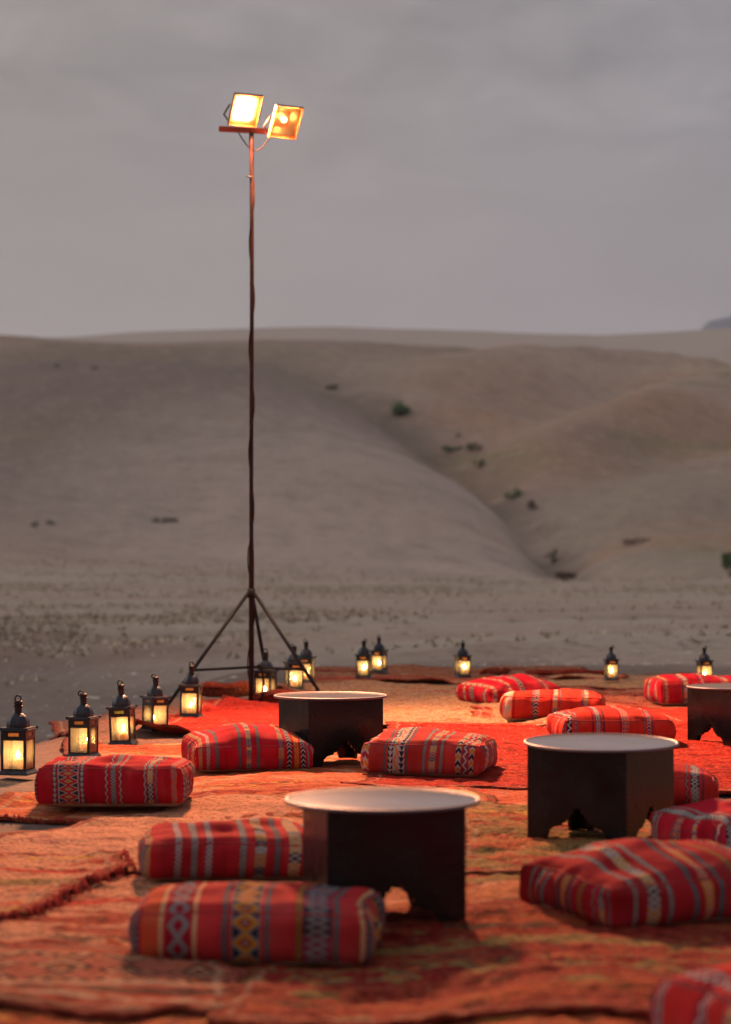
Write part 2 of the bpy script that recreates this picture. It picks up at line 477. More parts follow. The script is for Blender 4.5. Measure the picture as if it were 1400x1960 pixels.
# haze: one closed box of thin air around everything
bm = bmesh.new(); add_box(bm, (0, 0, 340), (12500, 12500, 700))
hz = bm_obj('haze', bm, None); tag(hz, kind='stuff')
hm = bpy.data.materials.new('thin_haze'); hm.use_nodes = True; nt = hm.node_tree; nt.nodes.clear(); q = NB(nt)
pv = q.n('ShaderNodeVolumePrincipled'); pv.inputs['Color'].default_value = (.74, .785, .92, 1); pv.inputs['Density'].default_value = .00013
oo = q.n('ShaderNodeOutputMaterial'); nt.links.new(pv.outputs[0], oo.inputs['Volume'])
hz.data.materials.append(hm)

# ------------------------------------------------------------------ rug surface
FLAT = []      # places where something stands and presses the rugs smooth (x, y, r)


def wrinkle(x, y):
    a = vnoise(x / .85 + 1.3, y / .27, 11); c = vnoise(x / .55 + 5.2, y / .16 + .35 * x, 12); e = vnoise(x / .38 - .5 * y, y / .42, 13)
    w = .030 * np.maximum(0, a) ** 1.5 + .016 * np.maximum(0, c) ** 1.5 + .020 * np.maximum(0, e) ** 2
    f2 = vnoise(x / .16 + .2 * y, y / .075, 14); g2 = vnoise(x / .10, y / .06 + .5 * x, 15)
    w = w + .0065 * np.abs(f2) + .004 * np.maximum(0, g2)
    k = np.ones_like(w)
    for fx, fy, r in FLAT:
        d = np.hypot(x - fx, y - fy); k = k * (.12 + .88 * sstep(d, r * .8, r * 1.35))
    return w * k * (1.0 + .25 * (1 - sstep(y, 7.5, 11)))


def surf(x, y, lift=.05):
    x = np.atleast_1d(np.asarray(x, float)); y = np.atleast_1d(np.asarray(y, float))
    return float(np.mean(terrain(x, y) + wrinkle(x, y))) + lift


RED = (.52, .035, .022); DRED = (.27, .018, .016); ORA = (.50, .105, .042); RUST = (.37, .055, .032); PEACH = (.60, .28, .165)
CREAM = (.44, .30, .20); OLIVE = (.30, .20, .07); BROWN = (.19, .085, .05); YEL = (.55, .30, .05); PINK = (.50, .20, .15); DARK = (.045, .025, .02); SAND = (.34, .20, .135)


def rug_mat(name, base, accents, stripes=(), fleck=.5, worn=PEACH, wornk=.35, pattern=None, seed=0, pile=1.0):
    m = bpy.data.materials.new(name); m.use_nodes = True; nt = m.node_tree; q = NB(nt); bs = nt.nodes['Principled BSDF']
    oc = q.n('ShaderNodeTexCoord').outputs['Object']
    off = (seed * 3.7, seed * 1.9, 0)
    x, y, z = q.xyz(oc)
    wob = q.m('MULTIPLY', q.m('SUBTRACT', q.noise(q.mapping(oc, loc=off), 2.5, 3), .5), .10)
    yy = q.m('ADD', y, wob)
    col = base
    pn = q.noise(q.mapping(oc, (1, 2.2, 1), off), 1.7, 4, .6, .5)
    col = q.mix(q.smooth(pn, .50, .64), col, accents[0])
    if len(accents) > 1:
        pn2 = q.noise(q.mapping(oc, (1.3, 3.0, 1), (off[1], off[0], 0)), 2.3, 4, .6, .6)
        col = q.mix(q.smooth(pn2, .56, .66), col, accents[1])
    if len(accents) > 2:
        pn3 = q.noise(q.mapping(oc, (1.2, 2.4, 1), (off[1] + 5, off[0] + 2, 0)), 3.1, 3, .55, .4)
        col = q.mix(q.smooth(pn3, .60, .66), col, accents[2])
    for (c0, wd, sc) in stripes:
        mk = q.m('LESS_THAN', q.m('ABSOLUTE', q.m('SUBTRACT', yy, c0)), wd / 2)
        col = q.mix(q.m('MULTIPLY', mk, .85), col, sc)
    if pattern:
        p = pattern['p']; fx = q.m('SUBTRACT', q.m('FRACT', q.m('DIVIDE', x, p)), .5); fy = q.m('SUBTRACT', q.m('FRACT', q.m('DIVIDE', yy, p * .8)), .5)
        rr = q.m('ADD', q.m('ABSOLUTE', fx), q.m('ABSOLUTE', fy))
        inb = q.m('LESS_THAN', q.m('ABSOLUTE', q.m('SUBTRACT', y, pattern['c'])), pattern['w'] / 2)
        col = q.mix(inb, col, pattern['bg'])
        for th, cc in pattern['rings']:
            col = q.mix(q.m('MULTIPLY', inb, q.m('LESS_THAN', rr, th)), col, cc)
    bl = q.noise(q.mapping(oc, (1, 2.4, 1), (off[1], 7, 0)), 9, 3, .6, .4)
    col = q.mix(q.m('MULTIPLY', q.smooth(bl, .54, .70), .55), col, q.mix(1.0, col, (.36, .27, .26), 'MULTIPLY'))
    se = q.m('ADD', q.n('ShaderNodeAttribute', attribute_name='selvage').outputs['Fac'], q.m('MULTIPLY', wob, .12))
    col = q.mix(q.m('MULTIPLY', q.smooth(se, .050, .040), .8), col, q.mix(.35, DRED, BROWN))
    col = q.mix(q.m('MULTIPLY', q.m('MULTIPLY', q.smooth(se, .085, .080), q.smooth(se, .060, .065)), .55), col, CREAM)
    # wear, dust and wool flecks
    wr = q.noise(q.mapping(oc, (1, 1.6, 1), (off[0] + 9, 0, 0)), 4.5, 5, .7)
    col = q.mix(q.m('MULTIPLY', q.smooth(wr, .48, .72), wornk), col, worn)
    fl = q.noise(q.mapping(oc, (1, 1.7, 1)), 55, 3, .7)
    dk = q.mix(1.0, col, (.26, .20, .19), 'MULTIPLY')
    col = q.mix(q.m('MULTIPLY', q.smooth(fl, .47, .62), fleck), col, dk)
    tf = q.noise(q.mapping(oc, (1, 1.5, 1), (2, off[0], 0)), 24, 2, .6)
    col = q.mix(q.m('MULTIPLY', q.smooth(tf, .54, .66), fleck * .9), col, dk)
    col = q.mix(q.m('MULTIPLY', q.smooth(tf, .44, .34), fleck * .5), col, accents[-1])
    col = q.mix(q.m('MULTIPLY', q.smooth(q.noise(q.mapping(oc, loc=(3, 3, 3)), 38, 2, .6), .60, .75), fleck * .7), col, CREAM)
    q.put(bs.inputs['Base Color'], col); bs.inputs['Roughness'].default_value = .95; bs.inputs['Specular IOR Level'].default_value = .1
    bp = q.n('ShaderNodeBump'); bp.inputs['Strength'].default_value = 1.0; bp.inputs['Distance'].default_value = .022 * pile
    q.put(bp.inputs['Height'], q.m('ADD', q.m('MULTIPLY', fl, .5), q.noise(q.mapping(oc, (1, 2.0, 1)), 18, 4, .65)))
    nt.links.new(bp.outputs[0], bs.inputs['Normal'])
    return m


def rug(label, cx, cy, w, l, rot, layer, m, seed, step=.03, pile=.003, fringe=None, curl=0.0):
    nx_, ny_ = max(8, int(w / step)), max(8, int(l / step))
    lx = np.linspace(-w / 2, w / 2, nx_ + 1); ly = np.linspace(-l / 2, l / 2, ny_ + 1)
    X, Y = np.meshgrid(lx, ly)
    fx = np.abs(X) / (w / 2); fy = np.abs(Y) / (l / 2)
    X = X + .07 * vnoise(Y / .45, Y * 0 + seed, 21 + seed) * fx ** 4 + .02 * vnoise(Y / .11, Y * 0 + seed, 24 + seed) * fx ** 6
    Y = Y + .07 * vnoise(X / .45, X * 0 + seed + .5, 22 + seed) * fy ** 4 + .02 * vnoise(X / .11, X * 0 + seed, 25 + seed) * fy ** 6
    c, s = math.cos(rot), math.sin(rot)
    wx, wy = cx + X * c - Y * s, cy + X * s + Y * c
    z = np.maximum(terrain(wx, wy), camp(wx, wy) - .12) + wrinkle(wx, wy) + .008 + layer * .0062
    z = z + 1.5 * pile * fbm(wx / .05, wy / .045, 33 + seed, 2)
    if curl:
        z = z + curl * np.maximum(0, vnoise(wx / .35, wy / .35, 77 + seed)) * np.maximum(sstep(fx, 1 - .25 / w * 2, 1), sstep(fy, 1 - .25 / l * 2, 1))
    top = np.stack([X, Y, z], -1)
    idx = np.arange((ny_ + 1) * (nx_ + 1)).reshape(ny_ + 1, nx_ + 1)
    f = np.stack([idx[:-1, :-1], idx[:-1, 1:], idx[1:, 1:], idx[1:, :-1]], -1).reshape(-1, 4)
    ring = np.concatenate([idx[0, :], idx[1:, -1], idx[-1, :-1][::-1], idx[1:-1, 0][::-1]])
    V = top.reshape(-1, 3); lo = V[ring].copy(); lo[:, 2] -= .016
    lo[:, 0] *= .995; lo[:, 1] *= .995
    base = len(V); V = np.vstack([V, lo]); k = len(ring)
    j = np.arange(k); jn = (j + 1) % k
    f2 = np.stack([ring[j], base + j, base + jn, ring[jn]], -1)
    o = mesh_np('rug', V, np.vstack([f, f2]), m)
    ed = np.minimum((1 - fx) * w / 2, (1 - fy) * l / 2).ravel()
    o.data.attributes.new('selvage', 'FLOAT', 'POINT').data.foreach_set('value', np.concatenate([ed, np.zeros(k)]).astype(np.float32))
    o.location = (cx, cy, 0); o.rotation_euler = (0, 0, rot)
    tag(o, label, 'rug', 'rugs spread over the camp ground')
    if fringe:                       # tasselled edge along one or two sides
        fm, sides = fringe
        vs, fs = [], []
        rr = random.Random(seed)
        for side in sides:
            line = {'x+': top[:, -1], 'x-': top[:, 0], 'y-': top[0, :], 'y+': top[-1, :]}[side]
            nd = {'x+': (1, 0), 'x-': (-1, 0), 'y-': (0, -1), 'y+': (0, 1)}[side]
            n = int((w if side[0] == 'y' else l) / .022)
            for i in range(n):
                p = line[min(len(line) - 1, int(i / n * len(line)))]
                ln = rr.uniform(.012, .04); sp = rr.uniform(-.02, .02); wd = .0055
                px_, py_ = p[0] + rr.uniform(-.01, .01), p[1] + rr.uniform(-.01, .01)
                tx, ty = -nd[1], nd[0]
                b0 = len(vs)
                zt = p[2] + .004
                ex_, ey_ = px_ + nd[0] * ln + tx * sp, py_ + nd[1] * ln + ty * sp
                gx, gy = cx + ex_ * c - ey_ * s, cy + ex_ * s + ey_ * c
                zg = float(terrain(np.array([gx]), np.array([gy]))[0] + wrinkle(np.array([gx]), np.array([gy]))[0]) + .022
                zg = min(zt, zg)
                mx_, my_, mz_ = (px_ + ex_) / 2, (py_ + ey_) / 2, max(zt, zg) + rr.uniform(.004, .012)
                for (qx, qy, qz, ww) in ((px_, py_, zt, wd), (mx_, my_, mz_, wd * 1.2), (ex_, ey_, zg, wd * .6)):
                    vs += [(qx - tx * ww, qy - ty * ww, qz - .004), (qx, qy, qz + .006), (qx + tx * ww, qy + ty * ww, qz - .004)]
                for r_ in (0, 3):
                    fs += [(b0 + r_, b0 + r_ + 1, b0 + r_ + 4, b0 + r_ + 3), (b0 + r_ + 1, b0 + r_ + 2, b0 + r_ + 5, b0 + r_ + 4)]
        tag(mesh_np('fringe', vs, fs, fm, o), kind='stuff')
    return o


# ------------------------------------------------------------------ where the furniture stands
TABLES = [  # x, y, top height, rot deg, tilt deg, label
    (.060, 7.50, .384, 11.4, 0.4, 'black low table with pale round tray top, nearest one, behind a long front cushion'),
    (1.068, 9.49, .418, -32.9, 1.6, 'black low table seen corner-on with grey tray top, right of the nearest table'),
    (-.216, 12.90, .415, 23.5, 0.0, 'low black table between two plump cushions, the table nearest the tripod'),
    (2.540, 14.25, .392, 27.6, 0.0, 'low dark table cut by the right edge, standing on the scarlet rug at the back'),
]
for t in TABLES: FLAT.append((t[0], t[1], .42))
# cushion: x, y, w, d, h, rot deg, crown, corner heights (-x-y, +x-y, -x+y, +x+y), design seed, label
CUSH = [
    (-1.282, 10.78, .70, .56, .205, 1, .015, (.98, 1.0, .98, .95), 1, 'red striped cushion beside the lantern row, with an ochre diamond band and pale underside'),
    (-.720, 12.62, .66, .64, .165, 12, .085, (1.0, .95, 1.1, .95), 2, 'plump red cushion left of the table nearest the tripod, top humped towards the back'),
    (.385, 12.30, .66, .60, .200, -14, .035, (1.0, .98, 1.05, .95), 3, 'red cushion right of the table nearest the tripod, with chevron bands and an orange zigzag'),
    (-.515, 8.32, .70, .52, .160, 4, .045, (1.0, .92, .9, .9), 4, 'flat red cushion half hidden behind the left side of the nearest table'),
    (-.335, 6.60, .72, .50, .185, -4, .022, (.92, .95, 1.0, .95), 5, 'long red cushion in front of the nearest table, lying over a patterned rug border'),
    (1.035, 7.38, .76, .58, .165, 27, .075, (1.0, 1.0, 1.0, 1.0), 6, 'big red cushion turned corner-on at the right edge, in front of the corner-on table'),
    (1.665, 8.90, .68, .54, .175, 25, .03, (1.0, 1.0, .95, .95), 7, 'red cushion cut by the right edge, just beside the corner-on black table'),
    (1.405, 10.75, .70, .56, .170, -5, .05, (1.15, .9, 1.2, .9), 8, 'dusky red cushion with one dark motif, mostly hidden behind the corner-on table'),
    (1.685, 14.42, .72, .58, .180, 4, .045, (1.0, .95, 1.0, 1.0), 9, 'bright red cushion just behind the corner-on table, pale stripes over its top'),
    (1.480, 16.50, .74, .56, .200, -9, .03, (1.0, 1.0, 1.0, .9), 10, 'orange-red cushion with pale gathered left end, between two others at the back'),
    (1.265, 18.45, .70, .56, .165, 30, .07, (.95, 1.0, 1.05, 1.1), 11, 'low red cushion turned diagonally, farthest back of the middle cushions'),
    (2.900, 18.35, .76, .56, .220, 7, .03, (1.0, 1.0, 1.0, 1.0), 12, 'red cushion in front of the last lantern, behind the table cut by the right edge'),
    (1.185, 5.15, .72, .60, .190, 22, .05, (1.0, 1.0, 1.0, 1.0), 13, 'blurred cushion corner at the very bottom right of the picture'),
]
for c in CUSH: FLAT.append((c[0], c[1], .36))
# lantern: px, py, height px, rot deg, tilt deg, ring lean deg, label
LANT = [
    (31, 1484, 150, -12, 0, 5, 'dark metal lantern at the left end of the row, nearest the camera'),
    (157, 1451, 130, -17, 0, 70, 'dark lantern with frosted panes and its candle at the right, second from the left end'),
    (234, 1427, 123, -9, -2.5, 20, 'leaning dark lantern with a green slot under its roof'),
    (295, 1399, 109, 39, 1, 60, 'dark lantern turned corner-on, showing two glass sides equally'),
    (364, 1374, 106, -7, 1, 10, 'dark lantern standing just left of the floodlight tripod'),
    (508, 1343, 100, -20, 0, 5, 'lantern seen between the tripod legs, right of the pole'),
    (563, 1322, 90, 15, 0, 75, 'glowing lantern crossed by the right tripod leg'),
    (586, 1308, 84, -10, 0, 30, 'lantern mostly hidden behind the one at the right tripod leg'),
    (697, 1299, 77, -10, 0, -60, 'left and nearer lantern of the close pair at the back edge'),
    (726, 1288, 72, -22, 0, 10, 'right and farther lantern of the close pair at the back edge'),
    (886, 1297, 71, 18, 1, 15, 'lone back-edge lantern left of the diagonal cushion'),
    (1172, 1303, 68, 4, 0, -70, 'pale-paned lone lantern on the back edge above the orange-red cushion'),
    (1351, 1306, 70, 12, 0, -65, 'last lantern at the right, standing behind a red cushion'),
]
LPOS = []
for L in LANT:
    p = at(L[0], L[1]); LPOS.append(p); FLAT.append((p[0], p[1], .14))
MAST = at(481, 1350); FLAT.append((MAST[0], MAST[1], .1))

# ------------------------------------------------------------------ rugs
FR_RED = mat('red_wool', (.40, .03, .02), .95, 0, .5, 200, .3)
FR_CREAM = mat('cream_wool', (.55, .42, .30), .95, 0, .5, 200, .2)
R = math.radians
rug('faded orange rug along the back edge under the pair of lanterns', .95, 22.9, 3.3, 3.0, R(3), 0, rug_mat('rug_back_orange', (.50, .17, .085), (ORA, (.56, .27, .18), (.50, .32, .21)), [(-.9, .2, RED), (.6, .15, DRED), (1.1, .3, ORA)], fleck=.75, seed=1), 1, .026, curl=.06)
rug('pale sand-yellow rug at the back right below the lone pale lantern', 3.0, 21.4, 2.4, 2.4, R(-4), 1, rug_mat('rug_sand', (.48, .32, .20), (CREAM, YEL, PEACH), [(-.8, .12, DRED)], fleck=.75, seed=2), 2, .026, curl=.04)
rug('pale cream and yellow rug behind the table nearest the tripod', .34, 18.0, 2.0, 5.6, R(5), 2, rug_mat('rug_cream', (.40, .26, .17), ((.46, .32, .20), (.38, .17, .09), (.36, .24, .07)), [(-1.2, .10, RUST), (-.3, .06, DARK), (.5, .16, PEACH), (1.3, .12, RUST)], fleck=.85, seed=3), 3, .02, .005, curl=.05)
rug('brownish red rug under the back middle cushions', 2.1, 17.7, 2.3, 4.4, R(-6), 1, rug_mat('rug_brown_red', (.46, .13, .075), (DRED, PINK, SAND), [(-1.4, .12, DRED), (1.2, .1, SAND)], fleck=.7, seed=4), 4, .024, .005, curl=.04)
rug('scarlet rug to the far right under the edge table', 3.4, 15.4, 2.2, 4.2, R(4), 2, rug_mat('rug_scarlet', RED, (RUST, DRED), [(.9, .15, DRED)], wornk=.2, seed=5), 5, .04)
rug('bright scarlet rug on the right between the middle cushions', 1.50, 13.2, 2.9, 4.5, R(-3), 3, rug_mat('rug_bright_red', (.43, .022, .014), (RED, (.27, .012, .010), (.50, .07, .03)), fleck=.8, wornk=.30, worn=(.52, .10, .05), pile=1.5, seed=6), 6, .024, .005)
rug('plain red rug rumpled at the foot of the floodlight pole', -.72, 16.4, 1.35, 3.6, R(-7), 3, rug_mat('rug_plain_red', (.48, .03, .02), ((.30, .014, .012), RED), wornk=.15, pile=1.5, fleck=.55, seed=7), 7, .025, .005, curl=.14)
rug('dusty pinkish rug edge under the left row of lanterns', -1.50, 14.7, 1.25, 5.2, R(10), 0, rug_mat('rug_dusty', (.19, .115, .095), ((.23, .145, .12), (.26, .10, .07)), fleck=.5, worn=(.20, .14, .125), wornk=.7, seed=8), 8, .035, curl=.03)
rug('orange rug between the lantern-row cushion and the middle table', -.62, 12.1, 2.1, 4.3, R(6), 2, rug_mat('rug_orange', ORA, (PEACH, RUST, OLIVE), [(-1.6, .12, YEL), (-1.35, .05, DRED), (-.4, .08, RUST), (1.0, .1, CREAM)], pattern=dict(p=.17, c=-1.02, w=.28, bg=RUST, rings=[(.48, YEL), (.36, RUST), (.22, BROWN)]), seed=9), 9, .02)
rug('orange-red rug under the cushion with chevron bands', .60, 11.1, 1.9, 3.4, R(-5), 1, rug_mat('rug_coral', (.56, .13, .06), (ORA, PINK, RED), [(-.9, .1, PEACH), (.7, .1, YEL)], pattern=dict(p=.2, c=-1.25, w=.3, bg=ORA, rings=[(.5, DRED), (.38, PEACH), (.2, RUST)]), seed=10), 10, .022)
rug('thin orange runner with a red edge poking out left of the nearest lantern-row cushion', -1.15, 10.5, 1.25, 1.3, R(-7), 1, rug_mat('rug_runner', ORA, (PEACH, YEL), [(-.62, .05, DRED), (.42, .06, RED)], seed=11), 11, .022, fringe=(FR_RED, ('y-',)))
rug('wide pale peach rug across the left behind the flat red cushion', -.52, 9.3, 1.75, 2.3, R(-26), 3, rug_mat('rug_peach', PEACH, ((.52, .24, .14), PINK), fleck=.55, worn=SAND, wornk=.55, seed=12), 12, .02, .004)
rug('multicoloured speckled rug with red braided edge at the left', -1.96, 7.91, 1.75, 1.7, R(-12), 4, rug_mat('rug_speckled', PEACH, (RUST, YEL, DRED), [(-.55, .12, YEL), (-.35, .08, RED), (.1, .1, OLIVE), (.4, .06, RED)], fleck=.75, seed=13), 13, .02, .005, fringe=(FR_RED, ('x+',)), curl=.03)
rug('shaggy olive-brown rug under the corner-on table', 1.25, 8.95, 1.75, 2.3, R(-4), 4, rug_mat('rug_olive', OLIVE, (ORA, BROWN, RUST), [(-.7, .15, RUST), (.3, .10, BROWN), (.8, .12, YEL)], fleck=.7, worn=(.50, .26, .12), wornk=.5, seed=14, pile=1.6), 14, .02, .006)
rug('rumpled orange wool rug under the nearest table', .10, 8.35, 1.35, 3.1, R(3), 3, rug_mat('rug_wool_orange', (.50, .18, .075), (RUST, BROWN, PEACH), [(-1.1, .14, DRED), (-.6, .10, OLIVE), (.2, .12, PEACH), (.9, .10, RUST)], pattern=dict(p=.22, c=-.30, w=.30, bg=RUST, rings=[(.48, BROWN), (.36, PEACH), (.2, DARK)]), fleck=.6, seed=15, pile=1.4), 15, .02, .006)
rug('peach and dark brown rug in the left foreground', -.95, 7.15, 1.5, 2.0, R(-3), 2, rug_mat('rug_peach_dark', PEACH, (RUST, (.10, .045, .035), ORA), [(-.7, .10, YEL), (-.45, .05, DARK), (-.1, .12, RUST), (.4, .08, RED), (.7, .05, BROWN)], fleck=.7, seed=16), 16, .018, .005)
rug('rug end with a geometric border in the lower left corner', -.98, 6.02, 1.25, .95, R(4), 5, rug_mat('rug_border', RUST, (PEACH, BROWN), [(.42, .04, DARK), (.29, .035, CREAM), (-.13, .035, CREAM), (-.20, .05, DARK), (-.30, .05, CREAM), (-.40, .06, DARK)], fleck=.35, seed=17,
    pattern=dict(p=.20, c=.08, w=.36, bg=(.40, .11, .07), rings=[(.49, DARK), (.38, PEACH), (.27, DARK), (.14, (.40, .12, .05))])), 17, .015, .004)
rug('dark wine and olive rug across the right foreground', .48, 6.25, 1.75, 1.75, R(-5), 5, rug_mat('rug_wine', RUST, (DRED, (.09, .035, .025), OLIVE), [(-.62, .10, ORA), (-.35, .08, BROWN), (-.1, .12, RUST), (.2, .10, OLIVE), (.45, .12, DRED), (.66, .08, ORA)], pattern=dict(p=.24, c=-.22, w=.34, bg=DRED, rings=[(.5, OLIVE), (.36, BROWN), (.22, ORA)]), fleck=.6, worn=ORA, wornk=.3, seed=18, pile=1.5), 18, .016, .006)
rug('orange rug running under the very front of the camp', .1, 5.0, 2.8, 1.6, R(2), 1, rug_mat('rug_front', ORA, (RUST, (.11, .045, .03), YEL), [(-.5, .1, BROWN), (-.1, .1, DRED), (.3, .12, ORA)], fleck=.6, seed=19), 19, .02, .006)
rug('brick red rug under the flat cushion at the right edge', 2.25, 9.6, 1.3, 2.2, R(6), 2, rug_mat('rug_brick', RUST, (RED, ORA), [(.5, .1, DRED)], seed=20), 20, .03)


def folded_rug(label, px, py, w, d, h, rot, m, seed):
    """a loose heap: one rug end rolled over on itself"""
    x0, y0 = at(px, py); n, k = 36, 28
    V = []
    for j in range(k):
        a = j / (k - 1) * 2.35 * math.pi
        for i in range(n):
            t = i / (n - 1) * 2 - 1
            rad = h * (.40 + .12 * vnoise(np.array([t * 2.3]), np.array([seed + j * .12]), 4)[0]) * (1 - .25 * t * t)
            V.append((t * w / 2 + .02 * math.sin(a + seed), -math.cos(a) * rad * d / h * (1 + .05 * j / k), h * .42 + math.sin(a) * rad * .95 + .02 * vnoise(np.array([t * 3.]), np.array([a]), seed)[0]))
    idx = np.arange(n * k).reshape(k, n)
    f = np.stack([idx[:-1, :-1], idx[:-1, 1:], idx[1:, 1:], idx[1:, :-1]], -1).reshape(-1, 4)
    o = mesh_np('folded_rug', np.array(V), f, m)
    mo = o.modifiers.new('thick', 'SOLIDIFY'); mo.thickness = .012
    o.location = (x0, y0, surf([x0], [y0], .02)); o.rotation_euler = (0, 0, R(rot))
    tag(o, label, 'rug', 'rolled rug ends')


folded_rug('rolled brown blanket end heaped just left of the pole', 440, 1345, .75, .16, .15, 8, rug_mat('heap_brown', BROWN, (SAND, RUST), seed=31), 3)
folded_rug('dark wine blanket folded right of the pole behind the table', 545, 1350, .55, .16, .13, -8, rug_mat('heap_wine', DRED, (BROWN,), seed=32), 5)
folded_rug('rolled maroon rug end lying on the back edge right of the lone lantern', 948, 1297, .30, .10, .10, 2, rug_mat('heap_maroon', DRED, (RED,), seed=33), 7)
folded_rug('long dark maroon rug roll along the back edge by the pale lantern', 1095, 1302, .95, .07, .06, -2, rug_mat('heap_dark', DRED, (BROWN,), seed=34), 9)

# ------------------------------------------------------------------ floor cushions
CRM = (.38, .34, .32); GRY = (.20, .175, .185); NAV = (.022, .024, .04); OCH = (.46, .20, .025); WINE = (.26, .010, .025); CRIM = (.45, .011, .024); CORAL = (.52, .07, .045); PLUM = (.20, .03, .06)


def kilim_mat(name, base, bands, seed):
    m = bpy.data.materials.new(name); m.use_nodes = True; nt = m.node_tree; q = NB(nt); bs = nt.nodes['Principled BSDF']
    uv = q.n('ShaderNodeUVMap').outputs[0]
    oc = q.n('ShaderNodeTexCoord').outputs['Object']
    wob = q.m('MULTIPLY', q.m('SUBTRACT', q.noise(oc, 9, 2), .5), .012)
    u, v, _ = q.xyz(uv)
    u = q.m('ADD', u, wob)
    bn = q.noise(q.mapping(uv, (1, .15, 1), (seed, 0, 0)), 14, 2)
    col = q.mix(q.smooth(bn, .4, .6), base, tuple(c * .78 for c in base))
    for bd in bands:
        c, w, typ, cols = bd[0], bd[1], bd[2], bd[3]
        p = bd[4] if len(bd) > 4 else .035
        if typ in ('chk', 'lat', 'zig') and p < .034: p = p * .9 + .016
        lu = q.m('MULTIPLY', q.m('SUBTRACT', u, c), 2 / w)
        al = q.m('ABSOLUTE', lu)
        inb = q.m('LESS_THAN', al, 1.0)
        t = q.m('FRACT', q.m('DIVIDE', v, p))
        tri = q.m('SUBTRACT', q.m('MULTIPLY', q.m('ABSOLUTE', q.m('SUBTRACT', t, .5)), 4.0), 1.0)
        if typ == 'line':
            bc = cols[0]
        elif typ == 'zig':
            z1 = q.m('LESS_THAN', q.m('ABSOLUTE', q.m('SUBTRACT', lu, q.m('MULTIPLY', tri, .6))), .34)
            bc = q.mix(z1, cols[0], cols[1])
        elif typ == 'lat':
            z1 = q.m('LESS_THAN', q.m('ABSOLUTE', q.m('SUBTRACT', lu, q.m('MULTIPLY', tri, .7))), .24)
            z2 = q.m('LESS_THAN', q.m('ABSOLUTE', q.m('ADD', lu, q.m('MULTIPLY', tri, .7))), .24)
            blk = q.m('LESS_THAN', q.m('FRACT', q.m('DIVIDE', v, p * 4)), .5)
            bc = q.mix(q.m('MAXIMUM', z1, z2), q.mix(blk, cols[0], cols[2] if len(cols) > 2 else cols[0]), cols[1])
        elif typ == 'dia':
            at_ = q.m('ABSOLUTE', tri)
            rr = q.m('ADD', al, q.m('MULTIPLY', at_, .9))
            bc = q.mix(q.m('LESS_THAN', rr, 1.20), cols[0], cols[1])
            bc = q.mix(q.m('LESS_THAN', rr, .98), bc, cols[2])
            bc = q.mix(q.m('LESS_THAN', rr, .52), bc, cols[3]); bc = q.mix(q.m('LESS_THAN', rr, .30), bc, cols[1])
            bc = q.mix(q.m('LESS_THAN', rr, .14), bc, cols[2])
            bc = q.mix(q.m('GREATER_THAN', al, .90), bc, cols[1])
        elif typ == 'chev':
            k = q.m('FRACT', q.m('DIVIDE', q.m('ADD', v, q.m('MULTIPLY', al, p * .6)), p))
            bc = q.mix(q.m('LESS_THAN', k, .38), q.mix(q.m('LESS_THAN', q.m('FRACT', q.m('DIVIDE', v, p * 2)), .5), cols[0], cols[2]), cols[1])
        elif typ == 'chk':
            at_ = q.m('ABSOLUTE', tri)
            rr = q.m('ADD', al, at_)
            bc = q.mix(q.m('LESS_THAN', q.m('ABSOLUTE', q.m('SUBTRACT', rr, .85)), .24), (.035, .022, .035), cols[0] if sum(cols[0]) > sum(cols[1]) else cols[1])
            bc = q.mix(q.m('GREATER_THAN', al, .84), bc, WINE)
        elif typ == 'tri':
            k = q.m('LESS_THAN', al, t)
            bc = q.mix(k, cols[0], cols[1])
        elif typ == 'blk':
            i3 = q.m('FRACT', q.m('DIVIDE', v, p * 3))
            bc = q.mix(q.m('GREATER_THAN', i3, .45), cols[0], cols[1]); bc = q.mix(q.m('GREATER_THAN', i3, .72), bc, cols[2])
            z1 = q.m('LESS_THAN', q.m('ABSOLUTE', q.m('SUBTRACT', al, q.m('ABSOLUTE', tri))), .22)
            bc = q.mix(z1, bc, cols[3])
        col = q.mix(inb, col, bc)
    dust = q.smooth(q.noise(oc, 5, 4, .6), .5, .75)
    col = q.mix(q.m('MULTIPLY', dust, .08), col, (.55, .35, .27))
    wv = q.noise(q.mapping(uv, (1, .35, 1)), 260, 2, .6)
    col = q.mix(q.m('MULTIPLY', q.smooth(wv, .5, .7), .28), col, q.mix(1.0, col, (.5, .45, .45), 'MULTIPLY'))
    q.put(bs.inputs['Base Color'], col); bs.inputs['Roughness'].default_value = .95; bs.inputs['Specular IOR Level'].default_value = .05
    bp = q.n('ShaderNodeBump'); bp.inputs['Strength'].default_value = .5; bp.inputs['Distance'].default_value = .004
    q.put(bp.inputs['Height'], q.m('ADD', wv, q.noise(oc, 40, 3))); nt.links.new(bp.outputs[0], bs.inputs['Normal'])
    return m


